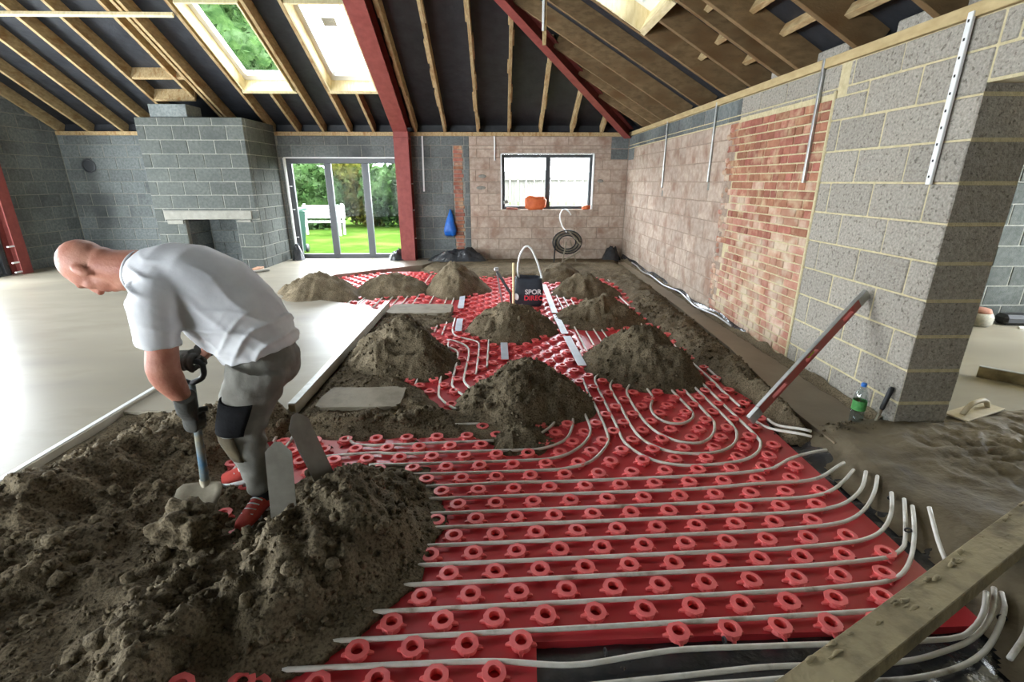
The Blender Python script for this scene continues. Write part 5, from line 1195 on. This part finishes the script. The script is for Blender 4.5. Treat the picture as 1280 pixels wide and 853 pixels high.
# neckband and hem as thin rolled edges
V, F = tube_vf(np.array([A(-1.622, 2.185, 1.222) + nrm(A(.24, 0, .97)) * .083 * math.cos(t) + A(0, .088, 0) * math.sin(t) for t in np.linspace(0, 2 * math.pi, 33)]), .008, 8); mobj('neckband', V, F, m_shirt, sh, True)

# trousers
tr = [loft_vf([tor((-1.14, 2.2, .90), (.2, 0, -1), .125, .16), tor((-1.13, 2.2, .85), (.2, 0, -1), .135, .17), tor((-1.12, 2.2, .79), (.1, 0, -1), .148, .185), tor((-1.125, 2.2, .72), (0, 0, -1), .14, .185), tor((-1.14, 2.2, .66), (0, 0, -1), .10, .16)], 30),
      limb([A(-1.115, 2.10, .80), A(-1.15, 2.085, .68), A(-1.20, 2.072, .56), A(-1.225, 2.07, .48), A(-1.205, 2.07, .36), A(-1.20, 2.075, .24), A(-1.195, 2.078, .155)], [.132, .122, .105, .095, .078, .067, .058]),
      limb([A(-1.15, 2.30, .80), A(-1.24, 2.31, .68), A(-1.33, 2.33, .56), A(-1.37, 2.34, .48), A(-1.36, 2.355, .36), A(-1.355, 2.365, .24), A(-1.35, 2.37, .155)], [.13, .118, .1, .09, .077, .067, .06])]
def tfold(co, no):
    x, y, z = co.T
    w = .006 * np.sin(z * 60 + x * 20 + 9 * vn3(co * 6, 1)) * (np.exp(-((z - .44) / .08) ** 2) + np.exp(-((z - .2) / .05) ** 2)) + .026 * (vn3(co * 9 * np.array([1, 1, .7]), 5) - .5) + .014 * (vn3(co * 22, 6) - .5)
    return co + no * w[:, None]
tz = fuse('trousers', tr, m_trou, man, voxel=.0105, smooth=4, deform=tfold)
def wrap(P, R, a0, a1, n, name, mat, parent):
    """curved panel lying on a limb between angles a0..a1 (0 = -X, 90 = -Y)"""
    rows = []
    for c, r in zip(P, R):
        rows.append([A(*c) + r * A(-math.cos(t), -math.sin(t), 0) for t in np.radians(np.linspace(a0, a1, n))])
    V = np.array(rows).reshape(-1, 3); m = len(P); F = [[i * n + k, i * n + k + 1, (i + 1) * n + k + 1, (i + 1) * n + k] for i in range(m - 1) for k in range(n - 1)]
    o = mobj(name, V, F, mat, parent, True); md = o.modifiers.new('t', 'SOLIDIFY'); md.thickness = .012; md.offset = 0; return o
wrap([(-1.165, 2.08, .655), (-1.178, 2.078, .62), (-1.198, 2.073, .57), (-1.215, 2.07, .53), (-1.224, 2.07, .50)], [.122, .120, .114, .108, .105], -40, 120, 16, 'knee_panel', m_patch, tz)
wrap([(-1.225, 2.07, .49), (-1.222, 2.07, .45), (-1.213, 2.07, .40), (-1.206, 2.07, .36)], [.101, .100, .091, .083], -30, 95, 12, 'knee_pad', m_pad, tz)
0 and wrap([(-1.128, 2.10, .80), (-1.14, 2.09, .73), (-1.155, 2.085, .67)], [.138, .134, .126], 62, 118, 6, 'side_pocket', m_trou, tz)

# shoes
def shoe(an, toe, par):
    an = A(*an); d = nrm(A(toe[0] - an[0], toe[1] - an[1], 0)); s = A(-d[1], d[0], 0); z0 = .036
    g = lambda f, z, w, h: (an * A(1, 1, 0) + d * f + A(0, 0, z), s * w, A(0, 0, h))
    o = fuse('shoe', [loft_vf([g(-.075, z0 + .04, .022, .03), g(-.06, z0 + .045, .034, .045), g(-.02, z0 + .05, .04, .052), g(.05, z0 + .048, .042, .048), g(.11, z0 + .036, .046, .036), g(.16, z0 + .030, .042, .028), g(.19, z0 + .026, .026, .02)], 20), limb([an * A(1, 1, 0) + A(0, 0, z0 + .05), an * A(1, 1, 0) + A(0, 0, .135)], [.042, .046])], m_shoe, par, voxel=.007, smooth=3)
    V, F = loft_vf([(an * A(1, 1, 0) + d * .055 + A(0, 0, z), d * (.137 * k), s * (.047 * k)) for z, k in ((z0 - .032, .97), (z0 - .006, 1.0), (z0 + .012, .98))], 24); mobj('sole', V, F, m_white, o, True)
    for q in range(4):
        f = .045 + q * .026; V, F = tube_vf(catmull([an * A(1, 1, 0) + d * f + s * -.03 + A(0, 0, z0 + .082 - q * .008), an * A(1, 1, 0) + d * (f + .006) + A(0, 0, z0 + .098 - q * .012), an * A(1, 1, 0) + d * f + s * .03 + A(0, 0, z0 + .082 - q * .008)], .01), .004, 6); mobj('lace', V, F, m_white, o, True)
    V, F = limb([an * A(1, 1, 0) + A(0, 0, .10), an * A(1, 1, 0) + A(0, 0, .19)], [.047, .048]); mobj('sock', V, F, m_sock, o, True)
shoe((-1.195, 2.08, .1), (-1.24, 1.8), man); shoe((-1.35, 2.375, .1), (-1.6, 2.25), man)

# shovel
sv = empty('shovel', (-1.475, 2.09, .1), 'shovel with blue shaft held by the bending man', 'shovel')
m_bshaft = M('blue_worn_shaft', srgb(70, 104, 128), srgb(120, 124, 116), 16, .5, c3=srgb(140, 130, 104), s3=10)
s0, s1 = A(-1.478, 2.095, .10), A(-1.412, 2.075, .82); sd_ = nrm(s1 - s0); shp = lambda t: s0 + (s1 - s0) * t
V, F = tube_vf(np.array([shp(t) for t in (.10, .25, .5, .86)]), [.021, .019, .0175, .0175], 14); mobj('shaft', V, F, m_bshaft, sv, True)
V, F = tube_vf(catmull([shp(.86), shp(.9) + A(.055, 0, 0), shp(.96) + A(.065, 0, 0), shp(1.0) + A(.05, 0, 0.005), shp(1.0) + A(-.05, 0, .005), shp(.95) + A(-.065, 0, 0), shp(.9) + A(-.055, 0, 0), shp(.86)], .015), .0125, 10); mobj('d_handle', V, F, m_black, sv, True)
rows = []
for t, w, dd in ((.0, .025, .0), (-.04, .085, .004), (-.10, .105, .012), (-.2, .105, .02), (-.28, .10, .016), (-.33, .06, .01)):
    c = s0 + A(-.05, .0, -.0) * 0 + A(.03, -.42, -.0) * (-t) + A(0, 0, t * .30 + .075)
    rows.append([c + A(1, .1, 0) * w * k + A(0, 0, 1) * (.03 * k * k * w / .1) for k in np.linspace(-1, 1, 7)])
V = np.array(rows).reshape(-1, 3); F = [[i * 7 + k, i * 7 + k + 1, (i + 1) * 7 + k + 1, (i + 1) * 7 + k] for i in range(5) for k in range(6)]
o = mobj('blade', V, F, m_hs, sv, True); md = o.modifiers.new('t', 'SOLIDIFY'); md.thickness = .004
V, F = tube_vf(np.array([shp(.0), shp(.14)]), [.018, .024], 12); mobj('socket', V, F, m_hs, sv, True)

# gloved hands: palm, four unequal curled fingers and a thumb, closed on the shovel
def grip(wr, tt, side, name, up=1, cuff=True, thumb=None, ax=None, ctr=None):
    """fingers curl round axis `ax` at point ctr; `side` = direction from the axis to the palm"""
    ctr = shp(tt) if ctr is None else A(*ctr); ax = nrm(sd_ if ax is None else A(*ax)); sdv = nrm(A(*side) - ax * (A(*side) @ ax)); tv = np.cross(ax, sdv)
    pc = ctr + sdv * .034; parts = [loft_vf([(A(*wr), tv * .042, sdv * .038), ((A(*wr) + pc) / 2 + sdv * .006, tv * .044, sdv * .036), (pc + ax * .015, tv * .040, sdv * .020), (pc - ax * .035, tv * .038, sdv * .018), (pc - ax * .052, tv * .026, sdv * .013)], 18)]
    for q, (ln, r) in enumerate(((230, .0115), (245, .0120), (238, .0115), (205, .0098))):
        zc = ctr + ax * (.030 - q * .0225); R = .031
        pts = [zc + sdv * (R * math.cos(t)) + tv * (R * math.sin(t)) for t in np.radians(np.linspace(15, 15 + ln, 11))]
        parts.append(tube_vf(np.array(pts), np.interp(np.linspace(0, 1, 11), [0, .35, .4, .7, .74, 1], [r * 1.05, r * .96, r * 1.04, r * .92, r * .98, r * .75]), 10))
    base = pc + ax * .035 - tv * .030
    th = thumb if thumb is not None else [base, base - tv * .02 - sdv * .012 + ax * .008, ctr - tv * .034 - sdv * .012 + ax * .012, ctr - tv * .02 - sdv * .034 + ax * .016]
    parts.append(tube_vf(catmull([pc + ax * .03 - tv * .012] + th, .012), .0128, 10))
    if cuff: parts.append(limb([A(*wr) + (A(*wr) - pc) * .30, A(*wr) * .7 + pc * .3], [.046, .044]))
    return fuse(name, parts, m_glove, man, voxel=.0042, smooth=2)
ctrN = shp(.61)
grip(WR_N + A(.002, .0, -.01), .61, (-.2, -1, 0), 'glove', thumb=[ctrN + A(.030, -.035, .055), ctrN + A(.052, -.030, .062), ctrN + A(.078, -.022, .060)])
grip(WR_F, 1.0, (0, .75, .66), 'glove', ax=(1, 0, 0), ctr=shp(1.0) + A(0, 0, .005))
